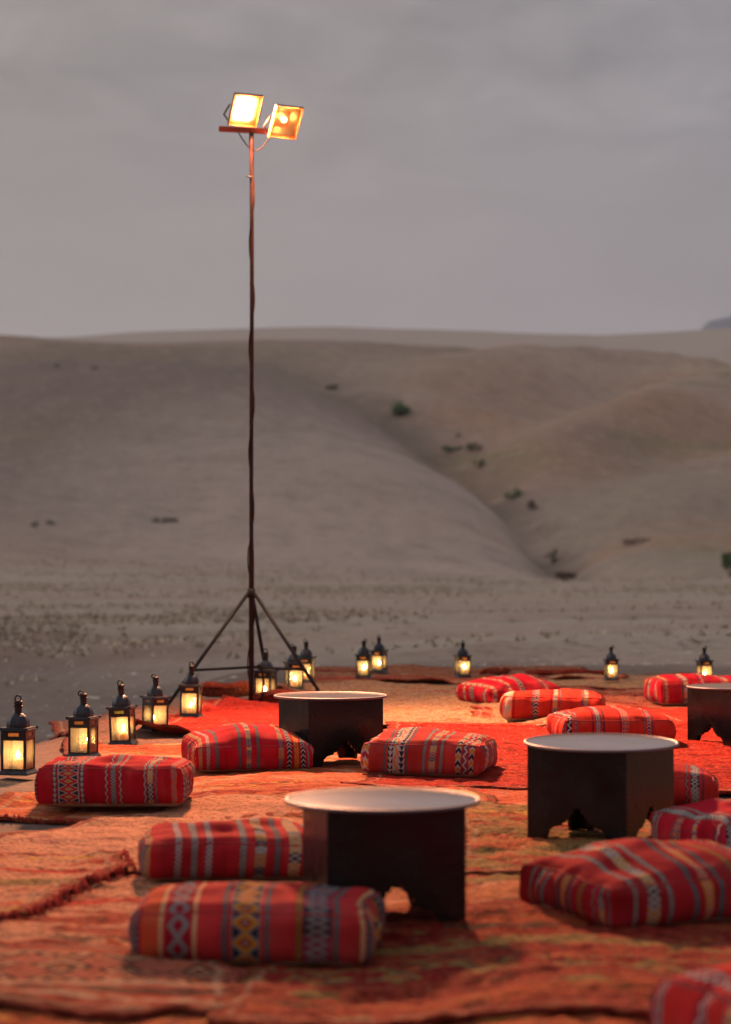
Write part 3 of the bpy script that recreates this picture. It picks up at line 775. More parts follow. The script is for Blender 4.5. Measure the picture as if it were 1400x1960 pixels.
DESIGN = {
    1: (CRIM, [(-.355, .03, 'lat', (WINE, GRY), .03), (-.262, .016, 'tri', (NAV, CRM), .026), (-.196, .100, 'dia', (NAV, CRM, CRIM, OCH), .075), (-.130, .018, 'tri', (NAV, CRM), .026),
               (-.012, .016, 'zig', (WINE, CRM), .022), (.022, .030, 'chk', (OCH, CRM), .014), (.056, .016, 'zig', (WINE, CRM), .022),
               (.172, .014, 'zig', (PLUM, CRM), .03), (.198, .028, 'lat', (NAV, CRM, OCH), .032), (.226, .014, 'zig', (PLUM, GRY), .03), (.31, .03, 'zig', (CORAL, GRY), .04)]),
    2: (CRIM, [(-.305, .02, 'lat', (OCH, GRY), .03), (-.262, .026, 'lat', (WINE, CRM), .05), (-.215, .022, 'chk', (GRY, WINE), .018), (-.085, .022, 'chk', (GRY, NAV), .016),
               (-.034, .030, 'blk', (NAV, OCH, WINE, CRM), .026), (.022, .022, 'chk', (GRY, CRIM), .018), (.150, .028, 'lat', (PLUM, GRY, OCH), .034), (.198, .028, 'chev', (NAV, CRM, NAV), .03),
               (.242, .026, 'zig', (OCH, CORAL), .05), (.28, .026, 'chev', (NAV, CRM, NAV), .03), (.31, .012, 'line', (GRY,))]),
    3: ((.44, .04, .035), [(-.31, .05, 'chev', (OCH, CRM, PLUM), .05), (-.205, .018, 'chk', (GRY, CRIM), .02), (-.170, .032, 'tri', (NAV, CRM), .035), (-.138, .034, 'zig', (CRM, (.6, .16, .02)), .09), (-.104, .032, 'tri', (CRM, NAV), .035),
               (-.076, .016, 'chk', (GRY, CRIM), .02), (.022, .022, 'chk', (CRM, NAV), .018), (.070, .036, 'blk', (OCH, NAV, WINE, CRM), .03), (.118, .022, 'chk', (CRM, NAV), .018),
               (.215, .030, 'chev', (OCH, CRM, NAV), .036), (.252, .030, 'zig', (PLUM, CRM), .05), (.286, .026, 'chev', (NAV, CRM, OCH), .036)]),
    4: ((.42, .020, .028), [(-.34, .03, 'lat', (OCH, GRY), .03), (-.225, .03, 'lat', (PLUM, CRM), .022), (-.165, .03, 'chk', (GRY, CRM), .016), (-.110, .03, 'lat', (PLUM, CRM), .022), (.02, .03, 'chk', (GRY, CRM), .018),
               (.085, .04, 'blk', (OCH, CRM, NAV, GRY), .04), (.15, .026, 'chk', (GRY, PLUM), .018), (.215, .045, 'blk', (OCH, OCH, NAV, CRM), .05), (.275, .026, 'chk', (GRY, CRM), .018)]),
    5: ((.45, .030, .035), [(-.36, .03, 'lat', (NAV, GRY), .03), (-.30, .06, 'line', ((.5, .07, .03),)), (-.268, .012, 'line', ((.50, .30, .16),)), (-.215, .075, 'lat', (WINE, GRY), .15), (-.165, .012, 'line', ((.50, .30, .16),)),
               (-.075, .018, 'chk', (GRY, PLUM), .02), (-.010, .09, 'dia', (NAV, GRY, OCH, WINE), .13), (.055, .018, 'chk', (GRY, PLUM), .02), (.150, .022, 'chk', (NAV, OCH), .022),
               (.205, .085, 'lat', (NAV, GRY, PLUM), .055), (.262, .020, 'chk', (NAV, GRY), .022), (.335, .014, 'line', ((.50, .30, .16),)), (.355, .02, 'chk', (GRY, NAV), .03)]),
    6: ((.36, .018, .026), [(-.30, .02, 'chk', (GRY, CRM), .018), (-.235, .04, 'blk', (OCH, GRY, NAV, CRM), .05), (-.175, .022, 'chk', (GRY, CRM), .018), (-.07, .028, 'chk', (NAV, GRY), .02), (-.015, .036, 'lat', ((.36, .13, .09), PINK, OCH), .05), (.04, .03, 'chk', (NAV, GRY), .022),
               (.125, .03, 'chk', (OCH, GRY), .03), (.20, .018, 'zig', (WINE, GRY), .03), (.25, .035, 'blk', (OCH, GRY, NAV, GRY), .05), (.30, .018, 'chk', (GRY, WINE), .02), (.352, .03, 'lat', (PLUM, GRY), .04)]),
}
for k in range(7, 14):
    rr = random.Random(k * 13 + 1)
    base = rr.choice([CRIM, (.46, .022, .03), (.52, .03, .028), (.44, .012, .03)])
    if k in (9, 10): base = (.54, .035, .022)
    bands, c = [], -.36
    while c < .34:
        n = rr.choice([2, 3, 3])
        for i in range(n):
            mid = (i == n // 2)
            w = rr.uniform(.022, .042) if mid else rr.uniform(.010, .016)
            typ = rr.choice(['dia', 'lat', 'blk', 'chev', 'zig']) if mid else rr.choice(['chk', 'zig', 'tri', 'line'])
            cols = {'dia': (NAV, CRM, rr.choice([CRIM, OCH]), OCH), 'blk': (OCH, rr.choice([CRM, WINE]), NAV, CRM)}.get(typ, (rr.choice([WINE, NAV, PLUM, GRY]), CRM if mid else rr.choice([GRY, GRY, PLUM]), rr.choice([OCH, NAV])))
            bands.append((c + w / 2, w, typ, cols, rr.uniform(.022, .05) * (1.6 if typ == 'dia' else 1)))
            c += w + rr.uniform(.004, .014)
        c += rr.uniform(.07, .14)
    if k == 10: bands = [bd for bd in bands if bd[0] > -.28] + [(-.33, .07, 'tri', (PEACH, CRM), .09), (-.28, .012, 'line', (DRED,))]
    DESIGN[k] = (base, bands)
UNDER = mat('undyed_cloth', (.42, .30, .20), .95, 0, .5, 300, .15)
PIPE = {}


def cushion(x, y, w, d, h, rot, crown, ch, seed, label):
    n, mz = 44, 14
    hx, hy, hh = w / 2, d / 2, h / 2
    quads, uvs, verts, grp = [], [], [], []
    key = {}

    def shape(p):
        px_, py_, pz = p            # on the cube [-1,1]^3
        r = min(.055, hh * .62)
        q0 = np.array([px_ * hx, py_ * hy, pz * hh]); inn = np.clip(q0, [-(hx - r), -(hy - r), -(hh - r)], [hx - r, hy - r, hh - r])
        dv = q0 - inn; L = np.linalg.norm(dv)
        v = inn + (dv / L * r if L > 1e-9 else 0)
        # stuffed shape: bulging walls, crowned and dented top, uneven corner heights
        zz = (v[2] + hh) / h
        wall = max(abs(px_), abs(py_))
        bul = .020 * (1 - (2 * zz - 1) ** 2) * (1 - .5 * min(abs(px_), abs(py_)) ** 2)
        if abs(px_) >= abs(py_) * .98: v[0] += np.sign(px_) * bul * (abs(px_) ** 6)
        if abs(py_) >= abs(px_) * .98: v[1] += np.sign(py_) * bul * (abs(py_) ** 6)
        a, c = (px_ + 1) / 2, (py_ + 1) / 2
        hm_ = (ch[0] * (1 - a) + ch[1] * a) * (1 - c) + (ch[2] * (1 - a) + ch[3] * a) * c
        cr = crown * (1 - abs(px_) ** 2.2) * (1 - abs(py_) ** 2.2)
        s2 = seed * 7.1
        dent = .019 * float(vnoise(np.array([px_ * 1.7 + s2]), np.array([py_ * 1.7]), 3)[0]) + .008 * float(vnoise(np.array([px_ * 4.2 + s2]), np.array([py_ * 4.2]), 4)[0])
        v[2] = zz * (h * hm_ + cr + dent * (.4 + .6 * (1 - wall ** 4)))
        ear = (abs(px_) * abs(py_)) ** 8
        v[0] *= 1 + .035 * ear; v[1] *= 1 + .035 * ear
        crease = .013 * float(vnoise(np.array([px_ * 5 + py_ * 5 + s2]), np.array([zz * 2.2]), 8)[0])
        v[0] += crease * abs(px_) ** 8 * np.sign(px_); v[1] += crease * abs(py_) ** 8 * np.sign(py_)
        v[0] += .012 * math.sin(py_ * 2.1 + seed) * zz; v[1] += .012 * math.sin(px_ * 1.8 + seed * 2) * zz
        return v

    def vid(p):
        k = (round(p[0], 5), round(p[1], 5), round(p[2], 5))
        if k not in key:
            key[k] = len(verts); verts.append(shape(p))
        return key[k]
    gx = np.sin(np.linspace(-1, 1, n + 1) * math.pi / 2 * .96) / math.sin(math.pi / 2 * .96)
    gz = np.sin(np.linspace(-1, 1, mz + 1) * math.pi / 2 * .8) / math.sin(math.pi / 2 * .8)
    sc = w / d

    def face(ps, g):
        quads.append([vid(p) for p in ps]); grp.append(g)
        for p in ps:
            if g in ('top', 'bot'): uvs.append((p[0] * hx, p[1] * hy))
            elif g in ('f', 'k'): uvs.append((p[0] * hx, (-hy - (1 - p[2]) * hh)))
            else: uvs.append(((p[1] * hy * sc * .92 + .03) * (1 if g == 'r' else -1), (-hy - (1 - p[2]) * hh)))
    for i in range(n):
        for j in range(n):
            a, c, e, g = gx[i], gx[i + 1], gx[j], gx[j + 1]
            face([(a, e, 1), (c, e, 1), (c, g, 1), (a, g, 1)], 'top')
            face([(a, e, -1), (a, g, -1), (c, g, -1), (c, e, -1)], 'bot')
        for j in range(mz):
            a, c, e, g = gx[i], gx[i + 1], gz[j], gz[j + 1]
            face([(a, -1, e), (c, -1, e), (c, -1, g), (a, -1, g)], 'f')
            face([(c, 1, e), (a, 1, e), (a, 1, g), (c, 1, g)], 'k')
            face([(1, a, e), (1, c, e), (1, c, g), (1, a, g)], 'r')
            face([(-1, c, e), (-1, a, e), (-1, a, g), (-1, c, g)], 'l')
    V = np.array(verts); Q = np.array(quads); U = np.array(uvs).reshape(-1, 4, 2)
    zb = surf([x], [y], .03); x, y = x * (CAM_H - zb) / CAM_H, y * (CAM_H - zb) / CAM_H
    root = empty('floor_cushion', (x, y, zb), R(rot), label=label, cat='floor cushion', group='woven red floor cushions')
    under = V[Q][:, :, 2].mean(1) < h * .09
    for nm, mk, mm in (('cover', ~under, kilim_mat('kilim_%d' % seed, *DESIGN[seed], seed)), ('underside', under, UNDER)):
        q_ = Q[mk]; us, inv = np.unique(q_.ravel(), return_inverse=True)
        o = mesh_np(nm, V[us], inv.reshape(-1, 4), mm, root)
        ul = o.data.uv_layers.new(name='UVMap'); ul.data.foreach_set('uv', U[mk].astype(np.float32).ravel())
    # sewn seam round the top edge
    path = []
    for i in range(0, n, 2): path.append((gx[i], -1))
    for i in range(0, n, 2): path.append((1, gx[i]))
    for i in range(n, 0, -2): path.append((gx[i], 1))
    for i in range(n, 0, -2): path.append((-1, gx[i]))
    bm = bmesh.new()
    add_tube(bm, [shape((a, c, .995)) for a, c in path], .0035, 5, True)
    bm_obj('seam', bm, mat('seam_thread_%d' % seed, (.36, .03, .03), .9, 0, .3, 300, .3), root, True)
    return root


for c in CUSH: cushion(*c)

# ------------------------------------------------------------------ low tables
TOPM = mat('tray_metal', (.26, .235, .24), .12, .55, 0, 14, .18)
RIMM = mat('tray_rim', (.16, .14, .165), .5, .6, .2, 40, .1)
BODY = mat('blackened_sheet', (.0055, .0065, .0075), .24, 0, .45, 26, .4, .30)
ARCH = [(0, .365), (.075, .365), (.085, .315), (.15, .305), (.165, .265), (.235, .25), (.245, .215), (.31, .205), (.33, .175), (.50, .155), (.575, .11), (.64, 0)]
SIDE_W = .492


def side_panel(hh_, ang, root):
    hw = SIDE_W / 2
    out = [(-hw, 0), (-hw, hh_), (hw, hh_), (hw, 0)] + [(a * hw, z * hh_) for a, z in reversed(ARCH)] + [(-a * hw, z * hh_) for a, z in ARCH[1:]]
    bm = bmesh.new()
    vs = [bm.verts.new((a, -hw, z)) for a, z in out]
    f = bm.faces.new(vs)
    r = bmesh.ops.extrude_face_region(bm, geom=[f])
    for v in [g for g in r['geom'] if isinstance(g, bmesh.types.BMVert)]:
        v.co.y += .018
        v.co.x *= (hw - .0185) / hw if abs(abs(v.co.x) - hw) < 1e-4 else 1
    bmesh.ops.triangulate(bm, faces=[fc for fc in bm.faces if len(fc.verts) > 4])
    bmesh.ops.recalc_face_normals(bm, faces=bm.faces)
    bmesh.ops.rotate(bm, verts=bm.verts, cent=(0, 0, 0), matrix=Matrix.Rotation(ang, 3, 'Z'))
    bm_obj('side_panel', bm, BODY, root)


for (x, y, hgt, rot, tilt, label) in TABLES:
    z0 = surf([x - .2, x + .2, x - .2, x + .2], [y - .2, y - .2, y + .2, y + .2], .028)
    kk = (CAM_H - z0) / CAM_H * {'nea': .965, 'rig': .985}.get('nea' if 'nearest one' in label else 'rig' if 'corner-on' in label else '', 1.0); hgt = CAM_H - (CAM_H - hgt) * kk; x, y = x * kk, y * kk
    hgt = z0 + (hgt - z0) / kk
    root = empty('low_table', (x, y, z0), R(rot), label=label, cat='table', group='low tables with round tray tops')
    root.scale = (kk, kk, kk)
    bh = hgt - .012 - z0
    for k in range(4): side_panel(bh, k * math.pi / 2, root)
    bm = bmesh.new()
    add_box(bm, (0, 0, bh - .03), (SIDE_W - .05, SIDE_W - .05, .02)); bm_obj('inner_shelf', bm, BODY, root)
    rd = .348
    bm = bmesh.new()
    add_lathe(bm, [(.03, 0), (rd - .012, 0), (rd - .008, .008), (rd - .014, .0085), (rd * .6, .0095), (rd * .3, .0105), (.01, .011)], 72)
    top = bm_obj('tray_top', bm, TOPM, root, True); top.location = (0, 0, bh + .001)
    bm = bmesh.new()
    add_tube(bm, [((rd - .004) * math.cos(a), (rd - .004) * math.sin(a), .004) for a in np.linspace(0, 2 * math.pi, 73)[:-1]], .0075, 8, True)
    rim = bm_obj('rim', bm, RIMM, top, True)
    # tray sits a little askew, tipping towards the front
    top.rotation_euler = (Matrix.Rotation(R(-rot), 3, 'Z') @ Matrix.Rotation(R(tilt), 3, 'X') @ Matrix.Rotation(R(rot), 3, 'Z')).to_euler()

# ------------------------------------------------------------------ lanterns and candles
LMET = mat('lantern_tin', (.035, .042, .058), .36, .55, .4, 90, .35)
LDARK = mat('lantern_iron', (.022, .020, .022), .5, .5, .4, 90, .3)


def pane_mat(name, tint, milk):
    m = bpy.data.materials.new(name); m.use_nodes = True; nt = m.node_tree; nt.nodes.clear(); q = NB(nt)
    oc = q.n('ShaderNodeTexCoord').outputs['Object']
    tr = q.n('ShaderNodeBsdfTransparent'); tr.inputs[0].default_value = (*tint, 1)
    tl = q.n('ShaderNodeBsdfTranslucent'); tl.inputs[0].default_value = (.85, .76, .62, 1)
    df = q.n('ShaderNodeBsdfDiffuse'); df.inputs[0].default_value = (.55, .50, .45, 1)
    gl = q.n('ShaderNodeBsdfGlossy'); gl.inputs[1].default_value = .12
    m0 = q.n('ShaderNodeMixShader'); m0.inputs[0].default_value = .4
    nt.links.new(tl.outputs[0], m0.inputs[1]); nt.links.new(df.outputs[0], m0.inputs[2])
    m1 = q.n('ShaderNodeMixShader'); q.put(m1.inputs[0], q.m('ADD', milk - .06, q.m('MULTIPLY', q.noise(oc, 30, 4, .7), .14)))
    nt.links.new(tr.outputs[0], m1.inputs[1]); nt.links.new(m0.outputs[0], m1.inputs[2])
    fr = q.n('ShaderNodeFresnel'); fr.inputs[0].default_value = 1.45
    m2 = q.n('ShaderNodeMixShader'); nt.links.new(fr.outputs[0], m2.inputs[0]); nt.links.new(m1.outputs[0], m2.inputs[1]); nt.links.new(gl.outputs[0], m2.inputs[2])
    o = q.n('ShaderNodeOutputMaterial'); nt.links.new(m2.outputs[0], o.inputs[0])
    return m


PANE = pane_mat('frosted_pane', (1, .97, .92), .18)
SLOT_AMB = pane_mat('amber_slot_glass', (.9, .42, .08), .35)
SLOT_GRN = pane_mat('green_slot_glass', (.45, .60, .05), .35)
WAX = mat('candle_wax', (.80, .62, .38), .5, 0, 0, 60, .05)
WAX.node_tree.nodes['Principled BSDF'].inputs['Subsurface Weight'].default_value = .9
WAX.node_tree.nodes['Principled BSDF'].inputs['Subsurface Radius'].default_value = (.03, .015, .006)
WAX.node_tree.nodes['Principled BSDF'].inputs['Subsurface Scale'].default_value = 1.0
WICK = mat('wick', (.02, .015, .01), .9)
FLAME = emis('flame', (1, .66, .24), 110)
HW = .070                                   # half width of the glass body


def add_ring(bm, c, outer, inner, th, dz=0.0):
    rings = []
    for (w_, h_), y_, z_ in ((outer, -th / 2, 0), (inner, -th / 2, dz), (inner, th / 2, dz), (outer, th / 2, 0)):
        rings.append([bm.verts.new((c[0] + a * w_ / 2, c[1] + y_, c[2] + z_ + d * h_ / 2)) for a, d in ((-1, -1), (1, -1), (1, 1), (-1, 1))])
    for k in range(4):
        r0, r1 = rings[k], rings[(k + 1) % 4]
        for i in range(4): bm.faces.new((r0[i], r0[(i + 1) % 4], r1[(i + 1) % 4], r1[i]))
    bmesh.ops.recalc_face_normals(bm, faces=bm.faces)


def lantern_proto():
    root = empty('lantern')
    P = {}
    bm = bmesh.new()
    for (s0, z0, s1, z1) in ((.088, 0, .088, .008), (.088, .008, .076, .026)):
        ring0 = [bm.verts.new((a * s0, c * s0, z0)) for a, c in ((-1, -1), (1, -1), (1, 1), (-1, 1))]
        ring1 = [bm.verts.new((a * s1, c * s1, z1)) for a, c in ((-1, -1), (1, -1), (1, 1), (-1, 1))]
        for i in range(4): bm.faces.new((ring0[i], ring0[(i + 1) % 4], ring1[(i + 1) % 4], ring1[i]))
        if z0 == 0: bm.faces.new(list(reversed(ring0)))
        else: bm.faces.new(ring1)
    bm_obj('base', bm, LMET, root)
    for a, c in ((-1, -1), (1, -1), (1, 1), (-1, 1)):
        bm = bmesh.new(); add_box(bm, (a * HW, c * HW, .115), (.009, .009, .178), .0015); bm_obj('corner_post', bm, LDARK, root)
    for k in range(4):
        Rk = Matrix.Rotation(k * math.pi / 2, 4, 'Z')
        bm = bmesh.new(); add_box(bm, (0, -HW, .115), (2 * HW - .010, .002, .170))
        bm.transform(Rk); bm_obj('pane', bm, PANE, root)
        bm = bmesh.new(); add_ring(bm, (0, -HW - .001, .115), (2 * HW - .010, .177), (2 * HW - .020, .160), .005)
        bm.transform(Rk); bm_obj('pane_frame', bm, LDARK, root)
        # band under the roof, with a coloured slot
        bm = bmesh.new(); add_ring(bm, (0, -HW - .002, .2265), (2 * HW + .006, .045), (.066, .020), .006, .002)
        bm.transform(Rk); bd = bm_obj('band', bm, LMET if k % 2 else LDARK, root)
        bm = bmesh.new(); add_box(bm, (0, -HW, .2285), (.066, .002, .020)); bm.transform(Rk); bm_obj('slot_pane', bm, SLOT_AMB, bd)
    bm = bmesh.new()
    add_box(bm, (0, 0, .2535), (.172, .172, .009), .002); add_box(bm, (0, 0, .262), (.156, .156, .008), .002)
    for a, c in ((-1, -1), (1, -1), (1, 1), (-1, 1)):
        bmesh.ops.create_uvsphere(bm, u_segments=8, v_segments=6, radius=.009, matrix=Matrix.Translation((a * .082, c * .082, .262)))
    bm_obj('cornice', bm, LMET, root)
    bm = bmesh.new()
    prof = [(.066, .266), (.067, .284), (.064, .300), (.057, .316), (.047, .329), (.034, .339), (.024, .345)]
    add_lathe(bm, prof, 8, phase=math.pi / 8); bm_obj('dome', bm, LMET, root)
    bm = bmesh.new()
    add_lathe(bm, [(.025, .345), (.021, .349), (.021, .378), (.027, .381), (.027, .388), (.020, .391), (.024, .396), (.024, .412), (.016, .418)], 12); bm_obj('finial', bm, LDARK, root, False)
    bm = bmesh.new()
    add_tube(bm, [(.017 * math.cos(a), 0, .016 + .017 * math.sin(a) + .002) for a in np.linspace(0, 2 * math.pi, 21)[:-1]], .0048, 6, True)
    h = bm_obj('ring_handle', bm, LDARK, root, True); h.location = (0, 0, .410)
    bm = bmesh.new()
    add_box(bm, (HW - .002, -HW - .008, .185), (.012, .008, .014), .002); add_box(bm, (HW - .002, -HW - .007, .120), (.005, .005, .120))
    bm_obj('latch', bm, LDARK, root)
    return root


def copy_tree(o, parent=None):
    c = o.copy(); COL.objects.link(c)
    if parent: c.parent = parent
    for ch_ in list(o.children): copy_tree(ch_, c)
    return c


def candle_proto():
    root = empty('candle')
    bm = bmesh.new(); add_lathe(bm, [(.029, 0), (.030, .004), (.0295, .066), (.027, .070), (.020, .066), (.004, .063)], 18); bm_obj('wax', bm, WAX, root, True)
    bm = bmesh.new(); add_lathe(bm, [(.0015, .060), (.0015, .076), (.001, .078)], 6); bm_obj('wick', bm, WICK, root)
    bm = bmesh.new(); add_lathe(bm, [(.001, .074), (.008, .081), (.0115, .090), (.009, .102), (.004, .114), (.0006, .124)], 12); bm_obj('flame', bm, FLAME, root, True)
    ld = bpy.data.lights.new('candle_light', 'POINT'); ld.energy = .75; ld.color = (1, .50, .15); ld.shadow_soft_size = .012
    lo = bpy.data.objects.new('candle_light', ld); COL.objects.link(lo); lo.parent = root; lo.location = (0, 0, .134)
    return root


LP, CP = lantern_proto(), candle_proto()
CAND = ['burning candle inside the lantern at the left end of the row', 'burning candle set at the right inside the second lantern from the left end', 'burning candle inside the leaning lantern with the green slot',
        'burning candle inside the corner-on lantern', 'burning candle inside the lantern just left of the tripod', 'burning candle inside the lantern between the tripod legs',
        'burning candle inside the lantern crossed by the right tripod leg', 'burning candle inside the half hidden lantern by the right tripod leg', 'burning candle in the nearer lantern of the back-edge pair',
        'burning candle in the farther lantern of the back-edge pair', 'burning candle in the lone lantern left of the diagonal cushion', 'burning candle in the pale-paned lone back lantern', 'burning candle in the last lantern at the right']
for i, (px, py, hp, rot, tilt, lean, label) in enumerate(LANT):
    o = LP if i == 0 else copy_tree(LP)
    cnd = CP if i == 0 else copy_tree(CP)
    x, y = LPOS[i]
    for _ in range(3):
        z = surf([x], [y], .02); x, y = at(px, py, z); y += .06
    sc = hp * y / F / .446
    o.location = (x, y, z); o.scale = (sc, sc, sc); o.rotation_euler = (0, R(tilt), R(rot))
    tag(o, label, 'lantern', 'metal candle lanterns along the edge of the rugs')
    for ch_ in o.children:
        if ch_.name.startswith('ring_handle'): ch_.rotation_euler = (0, R(-lean), R(-rot if lean > 50 or lean < -50 else 25))
        if i == 2 and ch_.name.startswith('band'):
            for g in ch_.children:
                g.data = g.data.copy(); g.data.materials[0] = SLOT_GRN
    ox, oy = [(0, 0), (.034, -.01), (.002, -.02), (-.01, -.01), (.002, 0), (-.005, -.02), (.006, 0), (0, 0), (.0, 0), (.0, -.01), (.022, 0), (.004, 0), (0, 0)][i]
    cnd.location = (x + ox * sc, y + oy * sc, z + .0265 * sc); cnd.scale = (sc, sc, sc * RNG.uniform(.8, 1.05)); cnd.rotation_euler = (0, R(tilt), RNG.uniform(0, 6))
    for ch_ in cnd.children:
        if ch_.type == 'LIGHT':
            ch_.data = ch_.data.copy(); ch_.data.energy = [.9, .50, .95, .75, 1.1, .8, 1.1, .8, .6, 1.0, .75, .5, 1.0][i]
    tag(cnd, CAND[i], 'candle', 'candles burning inside the lanterns')

# ------------------------------------------------------------------ floodlight mast
RUSTP = mat('rust_red_steel', (.022, .0055, .0045), .6, 0, .4, 40, .35, .2)
LEGP = mat('dark_blue_steel', (.010, .016, .022), .55, 0, .4, 60, .3, .25)
CROSS_LIT = mat('crossbar_lit_orange', (.50, .08, .03), .6, .1, .3, 40, .2)  # orange lamp spill on the crossbar is put into its base colour
HOUS = mat('floodlight_housing', (.09, .06, .045), .5, .4, .3, 60, .15)
BEZ = mat('floodlight_bezel', (.78, .27, .05), .6, .1, .2, 60, .1)  # lamp glow on the frame is put into this orange
REFL = mat('floodlight_reflector', (.85, .58, .30), .35, .6, .3, 30, .1)
CABLE = mat('cable_rubber', (.014, .006, .006), .6, 0, .3, 100, .3, .2)
mx_, my_ = MAST
mz_ = surf([mx_], [my_], .02)
mast = empty('floodlight_mast', (mx_, my_, mz_), 0, label='tall rust-red pole on a tripod carrying two lit orange floodlights', cat='floodlight')
TOPZ = CAM_H + (1080 - 244) / F * my_ - mz_
bm = bmesh.new()
pts = [(.0015 * math.sin(z * 2.3), .0015 * math.sin(z * 1.7), z) for z in np.linspace(0, TOPZ - .03, 40)]
add_tube(bm, pts, [.024 if p[2] < 1.35 else .0185 for p in pts], 10); bm_obj('pole', bm, RUSTP, mast, True)
APEX = .95
FEET = [(-.70, -.45), (.68, -.30), (.14, .62)]
for fx, fy in FEET:
    zf = float(terrain(np.array([mx_ + fx]), np.array([my_ + fy]))[0]) - mz_ + (.0 if fx < 0 else .015)
    bm = bmesh.new(); add_tube(bm, [(fx * .03, fy * .03, APEX), (fx, fy, zf)], .0165, 8); bm_obj('leg', bm, LEGP, mast, True)
    k = (APEX - .29) / (APEX - zf)
    bm = bmesh.new(); add_tube(bm, [(0, 0, .30), (fx * k, fy * k, .29)], .012, 8); bm_obj('brace', bm, LEGP, mast, True)
bm = bmesh.new(); add_lathe(bm, [(.034, APEX - .05), (.034, APEX + .03)], 12); bm_obj('collar', bm, LEGP, mast, True)
bm = bmesh.new(); add_box(bm, (-.065, .02, TOPZ), (.45, .04, .045), .004, Matrix.Rotation(R(3), 3, 'Y')); bm_obj('crossbar', bm, CROSS_LIT, mast)
bm = bmesh.new()
cp = []
for t in np.linspace(0, 1, 160):
    z = .15 + t * (TOPZ - .15); a = t * 2 * math.pi * 5.3 + 2.0
    rr_ = .023 + .003 * math.sin(t * 31) + (.006 if z < 1.35 else 0)
    cp.append((rr_ * math.cos(a) , rr_ * math.sin(a), z))
add_tube(bm, cp, .0055, 6); bm_obj('power_cable', bm, CABLE, mast, True)
bm = bmesh.new()
add_tube(bm, [(.02 + .06 * math.sin(a) + .03, -.05, .16 + .17 * math.cos(a)) for a in np.linspace(.2, 3.3, 16)] , .012, 6); bm_obj('cable_loop', bm, RUSTP, mast, True)
bm = bmesh.new()
add_tube(bm, [(-.12 + .30 * t, .01, TOPZ - .02 - .16 * math.sin(math.pi * t)) for t in np.linspace(0, 1, 16)], .006, 6); bm_obj('hanging_cable', bm, CABLE, mast, True)
bm = bmesh.new(); add_tube(bm, [(0, -.02, TOPZ - .42), (-.045, -.03, TOPZ - .41)], .008, 6); bm_obj('clamp_bolt', bm, LEGP, mast, True)


def floodlight(dx, dy, dz, yaw, tilt, lit):
    """square floodlight facing local -Y"""
    root = empty('floodlight', (dx, dy, TOPZ + dz)); root.parent = mast
    root.rotation_euler = (R(tilt), 0, R(yaw))
    w, h, dp = .132, .150, .085
    def frame_ring(bm, a, c):
        (w0, h0, y0), (w1, h1, y1) = a, c
        r0 = [bm.verts.new((s * w0, y0, t * h0)) for s, t in ((-1, -1), (1, -1), (1, 1), (-1, 1))]
        r1 = [bm.verts.new((s * w1, y1, t * h1)) for s, t in ((-1, -1), (1, -1), (1, 1), (-1, 1))]
        for i in range(4): bm.faces.new((r0[i], r0[(i + 1) % 4], r1[(i + 1) % 4], r1[i]))
        return r0, r1
    bm = bmesh.new()
    frame_ring(bm, (w, h, 0), (w, h, .02)); _, r1 = frame_ring(bm, (w, h, .02), (w * .72, h * .72, dp)); bm.faces.new(r1)
    bmesh.ops.remove_doubles(bm, verts=bm.verts, dist=1e-5); bmesh.ops.recalc_face_normals(bm, faces=bm.faces); bm_obj('housing', bm, HOUS, root)
    bm = bmesh.new(); frame_ring(bm, (w, h, -.001), (w * .955, h * .955, -.008)); frame_ring(bm, (w * .955, h * .955, -.008), (w * .79, h * .80, .020))
    bmesh.ops.recalc_face_normals(bm, faces=bm.faces); bm_obj('bezel', bm, BEZ, root)
    bm = bmesh.new(); _, r1 = frame_ring(bm, (w * .79, h * .80, .020), (w * .45, h * .5, .068)); bm.faces.new(r1)
    bmesh.ops.recalc_face_normals(bm, faces=bm.faces); bm_obj('reflector', bm, REFL, root)
    bm = bmesh.new()
    if lit:
        add_box(bm, (-.006, .034, 0), (.165, .030, .205), .012)
    else:
        bmesh.ops.create_uvsphere(bm, u_segments=12, v_segments=8, radius=.026, matrix=Matrix.Translation((-.012, .030, .012)))
    bm_obj('lamp_bulb', bm, emis('lamp_glow_a' if lit else 'lamp_glow_b', (1, .74, .38) if lit else (1, .66, .26), 9 if lit else 9), root, True)
    bm = bmesh.new()
    add_tube(bm, [(-w - .012, .03, .03), (-w - .030, .07, -h * .55), (-w * .55, .10, -h - .03), (w * .55, .10, -h - .03), (w + .030, .07, -h * .55), (w + .012, .03, .03)], .008, 6)
    bm_obj('bracket', bm, HOUS, root, True)
    for nm, loc, e, cone in (('inner_glow', (0, -.012 if lit else .012, 0), .75 if lit else .32, None), ('beam', (0, -.03, 0), 4300 if lit else 3700, 150), ('spill', (0, -.03, 0), 420 if lit else 330, 176)):
        ld = bpy.data.lights.new(nm, 'POINT' if cone is None else 'SPOT'); ld.energy = e; ld.color = (1, .41, .19) if cone else (1, .36, .05); ld.shadow_soft_size = .01 if cone is None else .06
        lo = bpy.data.objects.new(nm, ld); COL.objects.link(lo); lo.parent = root; lo.location = loc; lo.rotation_euler = (-math.pi / 2 - (R(17) if cone == 150 else 0), 0, 0)
        if cone: ld.spot_size = R(cone); ld.spot_blend = 1.0 if cone == 150 else .15


floodlight(-.045, -.17, .130, 23, 37, True)
floodlight(.300, -.085, .045, 27, 35, False)

# ------------------------------------------------------------------ shrubs on the slopes
LEAF = [mat('shrub_leaf', (.10, .165, .07), .8, 0, 0, 3, .35), mat('shrub_leaf_olive', (.12, .15, .065), .8, 0, 0, 3, .3), mat('dry_twig', (.16, .105, .075), .9, 0, 0, 3, .3)]
TWIG = mat('twig_bark', (.11, .08, .06), .9)


